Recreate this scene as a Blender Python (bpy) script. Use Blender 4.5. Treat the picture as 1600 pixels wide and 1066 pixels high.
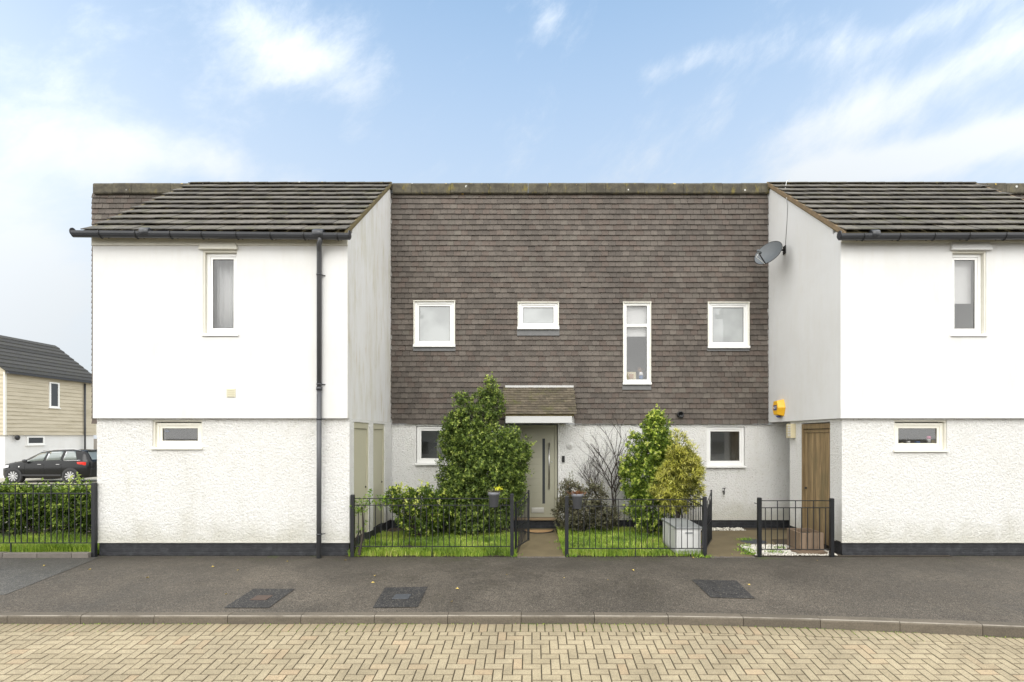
import bpy, math, random
from mathutils import Vector, Matrix
R = math.radians
random.seed(7)
scene = bpy.context.scene
for o in list(bpy.data.objects): bpy.data.objects.remove(o)

# ------------------------------------------------------------------ camera
H = 2.16            # eye height above the pavement by the houses
FPX = 820.0         # focal length in pixels of the 1600 px wide photograph
cam_d = bpy.data.cameras.new('camera'); cam = bpy.data.objects.new('camera', cam_d)
scene.collection.objects.link(cam); scene.camera = cam
cam.location = (0, 0, H); cam.rotation_euler = (R(90), 0, 0)
cam_d.sensor_width = 36; cam_d.lens = 36 * FPX / 1600
cam_d.shift_x = -32 / 1600; cam_d.shift_y = 148 / 1600
cam_d.clip_start = .05; cam_d.clip_end = 2000

# ------------------------------------------------------------------ sun, sky, exposure
SUN_EL, SUN_DIR = 40, (-.06, -1.0)
az = math.atan2(SUN_DIR[0], SUN_DIR[1])
S = Vector((math.sin(az) * math.cos(R(SUN_EL)), math.cos(az) * math.cos(R(SUN_EL)), math.sin(R(SUN_EL))))
sun_d = bpy.data.lights.new('sun', 'SUN'); sun = bpy.data.objects.new('sun', sun_d); scene.collection.objects.link(sun)
sun_d.energy = .6; sun_d.angle = R(30); sun_d.color = (1, .97, .92)
sun.rotation_euler = S.to_track_quat('Z', 'Y').to_euler(); sun.location = (0, -20, 30)
scene.view_settings.view_transform = 'Standard'; scene.view_settings.look = 'None'
scene.view_settings.gamma = 1; scene.view_settings.use_curve_mapping = False
scene.view_settings.exposure = 1.0
SKY_STRENGTH = .15

world = bpy.data.worlds.new('World'); scene.world = world; world.use_nodes = True

class NT:
    """small helper to wire node trees"""
    def __init__(s, nt): s.nt = nt; s.n = nt.nodes; s.l = nt.links
    def new(s, t, **kw):
        n = s.n.new(t)
        for k, v in kw.items():
            if hasattr(n, k): setattr(n, k, v)
        return n
    def put(s, sock, v):
        if isinstance(v, bpy.types.NodeSocket): s.l.new(v, sock)
        elif v is not None:
            if hasattr(sock, 'default_value'):
                if isinstance(v, (tuple, list)) and len(v) == 3 and sock.type == 'RGBA': v = (*v, 1)
                sock.default_value = v
    def m(s, op, a, b=None, c=None, clamp=False):
        n = s.new('ShaderNodeMath', operation=op, use_clamp=clamp)
        s.put(n.inputs[0], a)
        if b is not None: s.put(n.inputs[1], b)
        if c is not None: s.put(n.inputs[2], c)
        return n.outputs[0]
    def mix(s, f, a, b, bt='MIX'):
        n = s.new('ShaderNodeMix', data_type='RGBA', blend_type=bt)
        s.put(n.inputs['Factor'] if False else n.inputs[0], f); s.put(n.inputs[6], a); s.put(n.inputs[7], b)
        return n.outputs[2]
    def ss(s, x, lo, hi, a=0., b=1.):
        n = s.new('ShaderNodeMapRange', interpolation_type='SMOOTHSTEP')
        s.put(n.inputs[0], x); n.inputs[1].default_value = lo; n.inputs[2].default_value = hi
        n.inputs[3].default_value = a; n.inputs[4].default_value = b
        return n.outputs[0]
    def noise(s, vec, scale, detail=4, rough=.5, dist=0., stretch=None):
        if stretch:
            mp = s.new('ShaderNodeMapping'); s.put(mp.inputs[0], vec); mp.inputs[3].default_value = stretch; vec = mp.outputs[0]
        n = s.new('ShaderNodeTexNoise'); s.put(n.inputs['Vector'], vec)
        n.inputs['Scale'].default_value = scale; n.inputs['Detail'].default_value = detail
        n.inputs['Roughness'].default_value = rough; n.inputs['Distortion'].default_value = dist
        return n.outputs[0]

# world: Nishita sky with thin bright cloud laid in by direction
w = NT(world.node_tree); w.n.clear()
sky = w.new('ShaderNodeTexSky'); sky.sky_type = 'NISHITA'; sky.sun_disc = False
sky.sun_elevation = R(SUN_EL); sky.sun_rotation = az; sky.air_density = 1.0; sky.dust_density = 1.0; sky.ozone_density = 1.0
tc = w.new('ShaderNodeTexCoord'); vec = tc.outputs['Generated']
sep = w.new('ShaderNodeSeparateXYZ'); w.put(sep.inputs[0], vec)
azn = w.m('ARCTAN2', sep.outputs[0], sep.outputs[1]); eln = w.m('ARCSINE', sep.outputs[2])
def px_dir(px, py):
    x, y, z = (px - 832) / FPX, 1, (681 - py) / FPX
    l = math.sqrt(x * x + 1 + z * z)
    return math.atan2(x, 1), math.asin(z / l)
blobs = [(390,40,140,90,.7),(480,110,75,55,.8),(100,110,80,40,.45),(150,40,70,60,.4),(70,230,95,65,.75),(20,330,60,70,.4),(340,255,170,38,1.0),(170,260,70,50,.8),(575,215,80,25,.4),
         (1340,170,110,36,.9),(1250,225,80,40,.8),(1500,105,120,36,.8),(1430,250,240,34,1.6),(1300,262,110,25,1.0),(560,110,60,60,.4),(1380,190,120,30,.5),(1290,75,70,34,.7),(1080,95,90,26,.55),(1130,70,50,30,.4),
         (865,35,36,40,.6),(1480,25,170,28,.6),(1590,60,60,60,.6),(1590,200,80,40,.7),(1020,120,25,25,.35),(60,520,160,120,1.0),(50,440,120,120,1.0)]
acc = None
for (bx, by, rx, ry, amp) in blobs:
    a0, e0 = px_dir(bx, by); a1, _ = px_dir(bx + rx, by); _, e1 = px_dir(bx, by - ry)
    sa, se = 1 / max(.02, a1 - a0), 1 / max(.015, e1 - e0)
    da = w.m('MULTIPLY', w.m('SUBTRACT', azn, a0), sa); de = w.m('MULTIPLY', w.m('SUBTRACT', eln, e0), se)
    r2 = w.m('ADD', w.m('MULTIPLY', da, da), w.m('MULTIPLY', de, de))
    g = w.m('MULTIPLY', w.m('EXPONENT', w.m('MULTIPLY', r2, -1.0)), amp)
    acc = g if acc is None else w.m('ADD', acc, g)
# cloud coordinates on the (azimuth, elevation) chart, streaks leaning to the upper right
cmb = w.new('ShaderNodeCombineXYZ')
w.put(cmb.inputs[0], w.m('ADD', azn, w.m('MULTIPLY', eln, -.45))); w.put(cmb.inputs[1], w.m('MULTIPLY', w.m('ADD', eln, w.m('MULTIPLY', azn, -.2)), 1.25)); w.put(cmb.inputs[2], 3.1)
n1 = w.noise(cmb.outputs[0], 5.0, 9, .62, .25)
n2 = w.noise(cmb.outputs[0], 22.0, 7, .68, .3)
nn = w.m('ADD', w.m('MULTIPLY', n1, .75), w.m('MULTIPLY', n2, .25))
# near-full bright cloud outside the view, added to whiten light on the side walls
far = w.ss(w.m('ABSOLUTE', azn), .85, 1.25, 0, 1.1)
dens = w.m('ADD', w.m('ADD', w.m('MULTIPLY', acc, .62), far), w.m('MULTIPLY', w.m('SUBTRACT', nn, .5), 2.3))
cl = w.ss(dens, .02, 1.0, 0, .95)
hz = w.ss(eln, .0, .85, .95, .0)            # pale band towards the horizon
veil = w.m('MAXIMUM', cl, hz)
cmax = w.m('ADD', w.m('MULTIPLY', cl, w.m('SUBTRACT', 1, hz)), hz, clamp=True)
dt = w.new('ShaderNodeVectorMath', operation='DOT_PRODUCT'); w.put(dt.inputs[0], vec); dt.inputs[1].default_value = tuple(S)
glow = w.ss(dt.outputs['Value'], -.62, .45, 1.0, 2.45)       # cloud boosted towards the sun, mostly out of view, to lift the side walls
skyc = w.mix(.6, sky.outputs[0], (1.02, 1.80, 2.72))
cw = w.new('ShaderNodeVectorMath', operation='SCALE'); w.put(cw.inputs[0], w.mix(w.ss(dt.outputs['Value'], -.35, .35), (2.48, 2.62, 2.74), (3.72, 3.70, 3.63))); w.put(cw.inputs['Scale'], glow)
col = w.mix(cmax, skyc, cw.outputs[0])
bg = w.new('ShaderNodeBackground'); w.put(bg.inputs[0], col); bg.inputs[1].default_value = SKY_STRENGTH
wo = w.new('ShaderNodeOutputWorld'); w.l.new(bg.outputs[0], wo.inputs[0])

# ------------------------------------------------------------------ materials
def newmat(name):
    m = bpy.data.materials.new(name); m.use_nodes = True
    t = NT(m.node_tree); b = t.n['Principled BSDF']
    g = t.new('ShaderNodeNewGeometry')
    return m, t, b, g
def simple(name, col, rough=.6, metal=0, var=.0, vscale=8, bump=0, bscale=40, island=0., obj=0., spec=.5):
    """plain painted or moulded surface with slight tone variation and fine relief"""
    m, t, b, g = newmat(name); pos = g.outputs['Position']
    c = None
    f = None
    if var: f = t.m('MULTIPLY_ADD', t.m('SUBTRACT', t.noise(pos, vscale, 5, .6), .5), var * 2, 1)
    if island:
        r = t.m('MULTIPLY_ADD', t.m('SUBTRACT', g.outputs['Random Per Island'], .5), island * 2, 1); f = r if f is None else t.m('MULTIPLY', f, r)
    if obj:
        oi = t.new('ShaderNodeObjectInfo'); r = t.m('MULTIPLY_ADD', t.m('SUBTRACT', oi.outputs['Random'], .5), obj * 2, 1); f = r if f is None else t.m('MULTIPLY', f, r)
    if f is None: t.put(b.inputs['Base Color'], (*col, 1))
    else:
        n = t.new('ShaderNodeVectorMath', operation='SCALE'); n.inputs[0].default_value = col; t.put(n.inputs['Scale'], f); t.put(b.inputs['Base Color'], n.outputs[0])
    b.inputs['Roughness'].default_value = rough; b.inputs['Metallic'].default_value = metal
    b.inputs['Specular IOR Level'].default_value = spec
    if bump:
        bn = t.new('ShaderNodeBump'); bn.inputs['Strength'].default_value = 1; bn.inputs['Distance'].default_value = bump
        t.put(bn.inputs['Height'], t.noise(pos, bscale, 4, .6)); t.put(b.inputs['Normal'], bn.outputs[0])
    return m
def bump(t, b, h, dist):
    bn = t.new('ShaderNodeBump'); bn.inputs['Strength'].default_value = 1; bn.inputs['Distance'].default_value = dist
    t.put(bn.inputs['Height'], h); t.put(b.inputs['Normal'], bn.outputs[0])
def scalec(t, col, f):
    n = t.new('ShaderNodeVectorMath', operation='SCALE'); t.put(n.inputs[0], col); t.put(n.inputs['Scale'], f); return n.outputs[0]

def m_render(name, dirt):
    """smooth painted render, with rain streaks where dirt > 0"""
    m, t, b, g = newmat(name); pos = g.outputs['Position']
    c = t.mix(t.ss(t.noise(pos, .9, 6, .68), .35, .7), (.675, .677, .670), (.64, .637, .622))
    st = t.noise(pos, 1.0, 7, .7, .3, (5, 5, .9)); bl = t.noise(pos, 1.3, 4, .6)
    f = t.m('MULTIPLY', t.ss(st, .40, .66), t.ss(bl, .3, .7, .3, 1))
    c = t.mix(t.m('MULTIPLY', f, dirt), c, (.50, .48, .37))
    f2 = t.m('MULTIPLY', t.ss(t.noise(pos, 5, 6, .7, 0, (2, 2, .35)), .52, .72), dirt * .55)
    c = t.mix(f2, c, (.47, .36, .22))
    t.put(b.inputs['Base Color'], c); b.inputs['Roughness'].default_value = .85
    bump(t, b, t.m('ADD', t.noise(pos, 60, 3, .6), t.m('MULTIPLY', t.noise(pos, 3, 3, .5), 2)), .0015)
    return m
M = {}
M['render'] = m_render('smooth_white_render', .10)
M['render_stained'] = m_render('stained_white_render', .7)
def m_roughcast():
    m, t, b, g = newmat('white_roughcast'); pos = g.outputs['Position']
    v = t.new('ShaderNodeTexVoronoi', feature='SMOOTH_F1'); t.put(v.inputs['Vector'], pos); v.inputs['Scale'].default_value = 45
    n = t.noise(pos, 30, 5, .66, .1)
    h = t.m('ADD', t.m('MULTIPLY', t.ss(n, .35, .68), 1.0), t.m('MULTIPLY', t.m('SUBTRACT', 1, v.outputs[0]), .5))
    c = t.mix(t.ss(n, .28, .44), (.44, .42, .37), (.775, .77, .745))  # pits coloured darker, painting in shade that soft light leaves out
    c = t.mix(t.m('MULTIPLY', t.ss(t.noise(pos, .9, 5, .6), .48, .75), .25), c, (.6, .57, .5))
    sp = t.new('ShaderNodeSeparateXYZ'); t.put(sp.inputs[0], pos)       # splashed dirt and algae near the ground
    zz = t.m('ADD', sp.outputs[2], t.m('MULTIPLY', t.m('SUBTRACT', t.noise(pos, 2.2, 6, .7), .5), 1.1))
    c = t.mix(t.m('MULTIPLY', t.ss(zz, .15, .75, 1, 0), .5), c, (.42, .40, .30))
    c = t.mix(t.m('MULTIPLY', t.ss(t.noise(pos, 1, 6, .7, 0, (3, 3, .7)), .55, .75), .3), c, (.50, .48, .40))
    t.put(b.inputs['Base Color'], c); b.inputs['Roughness'].default_value = .9
    bump(t, b, h, .011); return m
M['roughcast'] = m_roughcast()
def m_plinth():
    m, t, b, g = newmat('black_painted_brick_plinth'); pos = g.outputs['Position']
    c = t.mix(t.ss(t.noise(pos, 7, 6, .65), .4, .75), (.013, .014, .017), (.040, .042, .047))
    sp = t.new('ShaderNodeSeparateXYZ'); t.put(sp.inputs[0], pos)
    fr = t.m('FRACT', t.m('MULTIPLY', t.m('ADD', sp.outputs[2], .33), 1 / .075)); ln = t.m('MULTIPLY', t.ss(fr, .0, .12), t.ss(fr, .88, 1, 1, 0))
    t.put(b.inputs['Base Color'], c); b.inputs['Roughness'].default_value = .6
    bump(t, b, t.m('ADD', t.m('MULTIPLY', ln, .7), t.noise(pos, 70, 3, .6)), .006); return m
M['plinth'] = m_plinth()
def m_tile():
    m, t, b, g = newmat('clay_wall_tile'); pos = g.outputs['Position']
    oi = t.new('ShaderNodeObjectInfo')
    r = t.m('FRACT', t.m('ADD', t.m('MULTIPLY', g.outputs['Random Per Island'], 1.0), t.m('MULTIPLY', oi.outputs['Random'], 7.31)))
    r2 = t.m('FRACT', t.m('MULTIPLY', r, 13.7))
    c = t.mix(t.ss(r, 0, 1), (.086, .072, .060), (.124, .105, .088))
    c = t.mix(t.m('MULTIPLY', t.ss(r2, .72, .8), .6), c, (.105, .078, .063))
    c = t.mix(t.m('MULTIPLY', t.ss(r2, .06, .0), .5), c, (.135, .122, .10))
    c = scalec(t, c, t.ss(t.noise(pos, .8, 4, .6), .3, .7, .84, 1.12))
    c = scalec(t, c, t.ss(t.noise(pos, 22, 5, .7), .3, .75, .86, 1.14))
    # lichen dust and soot in broad drifts
    c = t.mix(t.m('MULTIPLY', t.ss(t.noise(pos, 4, 6, .7), .60, .8), .35), c, (.17, .15, .10))
    t.put(b.inputs['Base Color'], c); b.inputs['Roughness'].default_value = .8
    bump(t, b, t.noise(pos, 90, 4, .6), .0012); return m
M['tile'] = m_tile()
def m_rooftile(name, moss, base=(.106, .096, .080)):
    m, t, b, g = newmat(name); pos = g.outputs['Position']
    oi = t.new('ShaderNodeObjectInfo'); r = t.m('FRACT', t.m('ADD', oi.outputs['Random'], g.outputs['Random Per Island']))
    c = scalec(t, base, t.ss(r, 0, 1, .74, 1.22))
    c = scalec(t, c, t.ss(t.noise(pos, 14, 6, .7), .3, .75, .7, 1.3))
    c = t.mix(t.m('MULTIPLY', t.ss(t.noise(pos, 3.5, 7, .72), .50, .70), moss), c, (.085, .088, .022))
    c = t.mix(t.m('MULTIPLY', t.ss(t.noise(pos, 24, 3, .6), .66, .72), moss * .8), c, (.26, .25, .17))
    t.put(b.inputs['Base Color'], c); b.inputs['Roughness'].default_value = .85
    bump(t, b, t.noise(pos, 45, 5, .7), .004); return m
M['roof_tile'] = m_rooftile('concrete_roof_tile', .5)
M['canopy_tile'] = m_rooftile('mossy_canopy_tile', .9, (.11, .09, .062))
M['far_roof'] = m_rooftile('far_slate', .25, (.052, .050, .046))
def m_coping():
    m, t, b, g = newmat('weathered_coping'); pos = g.outputs['Position']
    c = t.mix(t.ss(t.noise(pos, 5, 6, .7), .35, .7), (.050, .044, .032), (.110, .098, .066))
    st = t.noise(pos, 1, 5, .7, 0, (14, 14, 1.2))
    c = t.mix(t.m('MULTIPLY', t.ss(st, .55, .75), .6), c, (.035, .032, .026))
    c = t.mix(t.m('MULTIPLY', t.ss(t.noise(pos, 1, 5, .7, 0, (6, 6, 2.5)), .55, .68), .8), c, (.17, .14, .035))
    v = t.new('ShaderNodeTexVoronoi'); t.put(v.inputs['Vector'], pos); v.inputs['Scale'].default_value = 4.5
    spot = t.m('MULTIPLY', t.m('LESS_THAN', v.outputs['Distance'], .13), t.ss(t.noise(pos, 2, 2), .45, .5))
    sc_ = t.new('ShaderNodeSeparateColor'); t.put(sc_.inputs[0], v.outputs['Color'])
    c = t.mix(spot, c, t.mix(t.ss(sc_.outputs[0], .55, .6), (.5, .5, .46), (.45, .30, .04)))
    t.put(b.inputs['Base Color'], c); b.inputs['Roughness'].default_value = .9
    bump(t, b, t.noise(pos, 35, 5, .7), .006); return m
M['coping'] = m_coping()
def m_asphalt(name, c1, c2, wet=False):
    m, t, b, g = newmat(name); pos = g.outputs['Position']
    n = t.noise(pos, 1.0, 6, .65)
    c = t.mix(t.ss(n, .3, .72), c1, c2)
    v = t.new('ShaderNodeTexVoronoi'); t.put(v.inputs['Vector'], pos); v.inputs['Scale'].default_value = 105
    sc_ = t.new('ShaderNodeSeparateColor'); t.put(sc_.inputs[0], v.outputs['Color'])
    c = scalec(t, c, t.ss(sc_.outputs[0], 0, 1, .5, 1.55))
    c = t.mix(t.m('MULTIPLY', t.ss(sc_.outputs[1],   .88, .95), .42), c, (.30, .27, .22))
    c = scalec(t, c, t.ss(t.noise(pos, 12, 5, .6), .3, .7, .88, 1.12))
    c = scalec(t, c, t.ss(t.noise(pos, .45, 5, .6, .8), .35, .65, .82, 1.12))
    if wet:
        sp = t.new('ShaderNodeSeparateXYZ'); t.put(sp.inputs[0], pos)
        dz = t.m('ADD', sp.outputs[1], t.m('MULTIPLY', t.m('SUBTRACT', t.noise(pos, 1.3, 5, .6), .5), 1.3))
        c = t.mix(t.ss(dz, 8.0, 9.6, 0, .6), c, (.038, .033, .024))           # damp, dirty strip against the houses
        c = t.mix(t.m('MULTIPLY', t.ss(dz, 9.15, 9.6), t.ss(t.noise(pos, 2.2, 5, .7), .52, .64, 0, .75)), c, (.055, .07, .018))   # moss
        sv = t.noise(pos, 2.4, 5, .7, .5, (1, 3.5, 1))
        c = t.mix(t.m('MULTIPLY', t.ss(sv, .66, .76), .22), c, (.4, .38, .34))   # scuffs
    t.put(b.inputs['Base Color'], c); t.put(b.inputs['Roughness'], t.ss(n, .3, .7, .62, .9))
    bump(t, b, v.outputs['Distance'], .006); return m
M['asphalt'] = m_asphalt('pavement_asphalt', (.060, .050, .038), (.094, .079, .061), True)
M['asphalt_old'] = m_asphalt('blue_grey_asphalt', (.062, .060, .055), (.088, .085, .078), True)
M['patch'] = m_asphalt('black_asphalt_patch', (.016, .015, .015), (.026, .025, .025))
def m_paver():
    m, t, b, g = newmat('buff_block_paver'); pos = g.outputs['Position']
    oi = t.new('ShaderNodeObjectInfo'); r = t.m('FRACT', t.m('ADD', t.m('MULTIPLY', oi.outputs['Random'], 5.3), g.outputs['Random Per Island']))
    c = t.mix(r, (.315, .262, .168), (.372, .312, .205))
    c = t.mix(t.m('MULTIPLY', t.ss(t.m('FRACT', t.m('MULTIPLY', r, 9.1)), .88, .97), .35), c, (.44, .30, .18))
    v = t.new('ShaderNodeTexVoronoi'); t.put(v.inputs['Vector'], pos); v.inputs['Scale'].default_value = 210
    sc_ = t.new('ShaderNodeSeparateColor'); t.put(sc_.inputs[0], v.outputs['Color'])
    c = scalec(t, c, t.ss(sc_.outputs[0], 0, 1, .74, 1.22))
    c = scalec(t, c, t.ss(t.noise(pos, 1.7, 6, .65), .3, .7, .82, 1.1))
    sp = t.new('ShaderNodeSeparateXYZ'); t.put(sp.inputs[0], pos)
    dz = t.m('ADD', sp.outputs[1], t.m('MULTIPLY', t.m('SUBTRACT', t.noise(pos, 6, 5, .6), .5), .5))
    c = t.mix(t.ss(dz, 6.15, 6.6, 0, .55), c, (.16, .13, .075))
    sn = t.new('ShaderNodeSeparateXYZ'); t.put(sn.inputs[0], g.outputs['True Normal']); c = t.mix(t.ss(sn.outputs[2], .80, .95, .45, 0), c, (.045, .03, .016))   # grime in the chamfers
    t.put(b.inputs['Base Color'], c); b.inputs['Roughness'].default_value = .85
    bump(t, b, t.noise(pos, 160, 3, .7), .003); return m
M['paver'] = m_paver()
M['joint'] = simple('joint_sand', (.040, .034, .018), .95, var=.35, vscale=5)
def m_kerb():
    m, t, b, g = newmat('concrete_kerb'); pos = g.outputs['Position']
    oi = t.new('ShaderNodeObjectInfo')
    c = scalec(t, (.120, .101, .076), t.ss(oi.outputs['Random'], 0, 1, .85, 1.1))
    c = t.mix(t.ss(t.noise(pos, 3, 6, .7, 0, (1, 2, 4)), .45, .75, 0, .6), c, (.070, .060, .045))
    c = scalec(t, c, t.ss(t.noise(pos, 60, 3, .6), .3, .7, .85, 1.15))
    sp = t.new('ShaderNodeSeparateXYZ'); t.put(sp.inputs[0], g.outputs['Normal'])
    edge = t.m('MULTIPLY', t.ss(sp.outputs[2], .3, .6), t.ss(sp.outputs[2], .95, .8, 0, 1))
    c = t.mix(t.m('MULTIPLY', edge, t.ss(t.noise(pos, 4, 4, .6), .35, .6, .2, .7)), c, (.33, .30, .25))   # paler on the rounded edge
    t.put(b.inputs['Base Color'], c); b.inputs['Roughness'].default_value = .85
    bump(t, b, t.noise(pos, 50, 4, .6), .003); return m
M['kerb'] = m_kerb()
M['path'] = simple('algae_stained_concrete', (.135, .105, .055), .8, var=.35, vscale=2.5, bump=.003, bscale=60)
M['driveway'] = simple('pale_driveway', (.40, .37, .30), .9, var=.15, vscale=1)
M['ground'] = simple('ground_earth', (.12, .10, .07), .95, var=.3, vscale=.5)
M['soil'] = simple('garden_soil', (.060, .045, .028), .95, var=.4, vscale=6, bump=.02, bscale=18)
M['upvc'] = simple('white_upvc', (.80, .80, .78), .3, var=.03, vscale=4)
M['upvc_old'] = simple('yellowed_white_upvc', (.78, .76, .67), .4, var=.08, vscale=5)
M['trim'] = simple('cream_reveal', (.68, .66, .58), .7, var=.12, vscale=5)
M['fascia'] = simple('white_fascia', (.50, .50, .49), .45, var=.05, vscale=3)
M['gutter'] = simple('black_gutter_plastic', (.036, .038, .043), .35, var=.25, vscale=5)
M['pipe'] = simple('dark_grey_plastic_pipe', (.068, .070, .075), .4, var=.3, vscale=4)
M['iron'] = simple('black_painted_iron', (.013, .014, .017), .42, var=.3, vscale=15)
M['iron_new'] = simple('fresh_black_gloss_iron', (.010, .011, .013), .3, var=.2, vscale=15)
M['lead'] = simple('grey_lead_flashing', (.13, .13, .13), .6, var=.3, vscale=8)
M['verge'] = simple('brown_verge_board', (.19, .135, .075), .85, var=.45, vscale=6, bump=.004, bscale=30)
M['verge_moss'] = simple('mossy_mortar_verge', (.15, .12, .055), .9, var=.5, vscale=8, bump=.006, bscale=30)
M['door'] = simple('sage_green_door', (.34, .33, .25), .45, var=.04, vscale=3)
M['store_door'] = simple('sage_store_door', (.46, .44, .325), .55, var=.06, vscale=2)
M['steel'] = simple('brushed_steel', (.5, .5, .49), .3, 1)
M['letter'] = simple('letterbox_metal', (.55, .54, .50), .4, .5)
M['threshold'] = simple('worn_wood_threshold', (.30, .22, .13), .7, var=.3, vscale=12)
M['glass_dark'] = simple('dark_door_glass', (.05, .055, .06), .08)
M['mat'] = simple('coir_doormat', (.42, .26, .12), .95, var=.15, vscale=40, bump=.01, bscale=200)
M['mat_edge'] = simple('black_rubber', (.015, .015, .015), .7)
M['black'] = simple('black_plastic', (.012, .012, .013), .4)
M['pot'] = simple('grey_plastic_pot', (.15, .155, .17), .5, var=.06, vscale=10)
M['store'] = simple('pale_grey_storage_plastic', (.60, .60, .585), .5, var=.06, vscale=6)
M['store_lid'] = simple('grey_storage_lid', (.26, .27, .27), .5, var=.12, vscale=6)
M['planter'] = simple('brown_stained_planter', (.19, .135, .09), .6, var=.2, vscale=5, obj=.2)
M['dish'] = simple('grey_metal_dish', (.095, .105, .112), .5, var=.12, vscale=12)
M['cable'] = simple('white_cable', (.6, .6, .57), .5)
M['cable_grey'] = simple('grey_cable', (.2, .2, .2), .5)
M['yellow'] = simple('yellow_alarm_plastic', (.80, .44, .02), .4)
M['navy'] = simple('navy_label', (.02, .03, .16), .4)
M['white'] = simple('white_paint', (.8, .8, .8), .5)
M['pebble'] = simple('white_pebble', (.60, .57, .50), .8, island=.3)
M['edging'] = simple('stone_edging', (.13, .115, .10), .9, var=.35, vscale=8, bump=.006, bscale=30, obj=.15)
M['cover'] = simple('cast_iron_cover', (.055, .06, .068), .6, var=.3, vscale=25, bump=.004, bscale=90)
M['cover_rust'] = simple('rusty_cover', (.075, .050, .038), .8, var=.3, vscale=25)
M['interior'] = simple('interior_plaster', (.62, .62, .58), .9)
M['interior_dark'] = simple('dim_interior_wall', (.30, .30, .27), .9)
M['net'] = None
M['yellow_vent'] = simple('ivory_vent_plastic', (.60, .57, .43), .5)
M['bark'] = simple('dark_bark', (.045, .035, .028), .9, var=.3, vscale=20)
M['blue'] = simple('blue_glaze', (.05, .13, .30), .3)
M['pink'] = simple('pink_plastic', (.65, .16, .30), .4)
M['cream'] = simple('cream_card', (.62, .55, .36), .6)
M['skin_tone'] = simple('sepia_print', (.40, .25, .15), .6)
M['binblue'] = simple('blue_bin_plastic', (.02, .05, .22), .5)
M['green_glass'] = simple('green_ornament', (.01, .12, .04), .2)
def m_wood():
    m, t, b, g = newmat('weathered_pine_boards'); pos = g.outputs['Position']
    oi = t.new('ShaderNodeObjectInfo')
    n = t.noise(pos, 1, 7, .65, 0, (30, 30, 1.6))
    c = t.mix(t.ss(n, .3, .7), (.16, .11, .052), (.31, .22, .11))
    c = scalec(t, c, t.ss(oi.outputs['Random'], 0, 1, .8, 1.2))
    c = t.mix(t.ss(t.noise(pos, 1.6, 5, .7, 0, (1, 1, .5)), .48, .7, 0, .6), c, (.14, .115, .055))
    t.put(b.inputs['Base Color'], c); b.inputs['Roughness'].default_value = .8
    bump(t, b, n, .003); return m
M['wood'] = m_wood()
def m_clap():
    m, t, b, g = newmat('cream_weatherboard'); pos = g.outputs['Position']
    c = t.mix(t.ss(t.noise(pos, 1, 6, .7, 0, (.6, .6, 6)), .40, .72), (.50, .45, .345), (.38, .335, .24))
    t.put(b.inputs['Base Color'], c); b.inputs['Roughness'].default_value = .8; return m
M['clap'] = m_clap()
def m_glass(name, tint=.9, refl=1.0, frost=False, base=None):
    m = bpy.data.materials.new(name); m.use_nodes = True; t = NT(m.node_tree); t.n.clear()
    o = t.new('ShaderNodeOutputMaterial'); gl = t.new('ShaderNodeBsdfGlossy'); gl.inputs['Roughness'].default_value = .02
    lw = t.new('ShaderNodeLayerWeight'); lw.inputs[0].default_value = .5; fr = t.m('MULTIPLY_ADD', t.m('POWER', lw.outputs['Facing'], 4.0), .9, .075)
    if frost:
        tr = t.new('ShaderNodeBsdfPrincipled'); tr.inputs['Base Color'].default_value = (*base, 1); tr.inputs['Roughness'].default_value = .6
        g = t.new('ShaderNodeNewGeometry')
        t.put(tr.inputs['Base Color'], t.mix(t.ss(t.noise(g.outputs['Position'], 1.2, 3, .5), .35, .65), base, tuple(x * .72 for x in base)))
    else:
        tr = t.new('ShaderNodeBsdfTransparent'); tr.inputs[0].default_value = (tint, tint, tint, 1)
    mx = t.new('ShaderNodeMixShader'); t.put(mx.inputs[0], t.m('MULTIPLY', fr, refl, clamp=True)); t.l.new(tr.outputs[0], mx.inputs[1]); t.l.new(gl.outputs[0], mx.inputs[2])
    t.l.new(mx.outputs[0], o.inputs[0]); return m
M['glass'] = m_glass('window_glass')
M['frost'] = m_glass('obscured_glass', frost=True, base=(.42, .44, .44))
def m_net():
    m, t, b, g = newmat('net_curtain'); t.put(b.inputs['Base Color'], (.75, .76, .76, 1)); b.inputs['Roughness'].default_value = .9
    tr = t.new('ShaderNodeBsdfTransparent'); mx = t.new('ShaderNodeMixShader'); mx.inputs[0].default_value = .72
    t.l.new(tr.outputs[0], mx.inputs[1]); t.l.new(b.outputs[0], mx.inputs[2]); t.l.new(mx.outputs[0], t.n['Material Output'].inputs[0]); return m
M['net'] = m_net()
M['blind'] = simple('white_roller_blind', (.70, .70, .69), .9)
def m_leaf(name, cols, tl=.40, rough=.45, freq=6.0):
    """leaf colours vary leaf by leaf and in clumps"""
    m, t, b, g = newmat(name); pos = g.outputs['Position']; r = g.outputs['Random Per Island']
    n = t.noise(pos, freq, 4, .6)
    f = t.m('ADD', t.m('MULTIPLY', r, .55), t.m('MULTIPLY', t.ss(n, .34, .66), .45))
    cr = t.new('ShaderNodeValToRGB'); e = cr.color_ramp.elements
    while len(e) < len(cols): e.new(.5)
    for i, c in enumerate(cols): e[i].position = c[0]; e[i].color = (*[min(.85, v*1.3) for v in c[1]], 1)
    t.put(cr.inputs[0], f)
    t.put(b.inputs['Base Color'], cr.outputs[0]); b.inputs['Roughness'].default_value = rough
    td = t.new('ShaderNodeBsdfTranslucent'); t.put(td.inputs[0], cr.outputs[0])
    mx = t.new('ShaderNodeMixShader'); mx.inputs[0].default_value = tl
    t.l.new(b.outputs[0], mx.inputs[1]); t.l.new(td.outputs[0], mx.inputs[2]); t.l.new(mx.outputs[0], t.n['Material Output'].inputs[0]); return m
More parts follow.
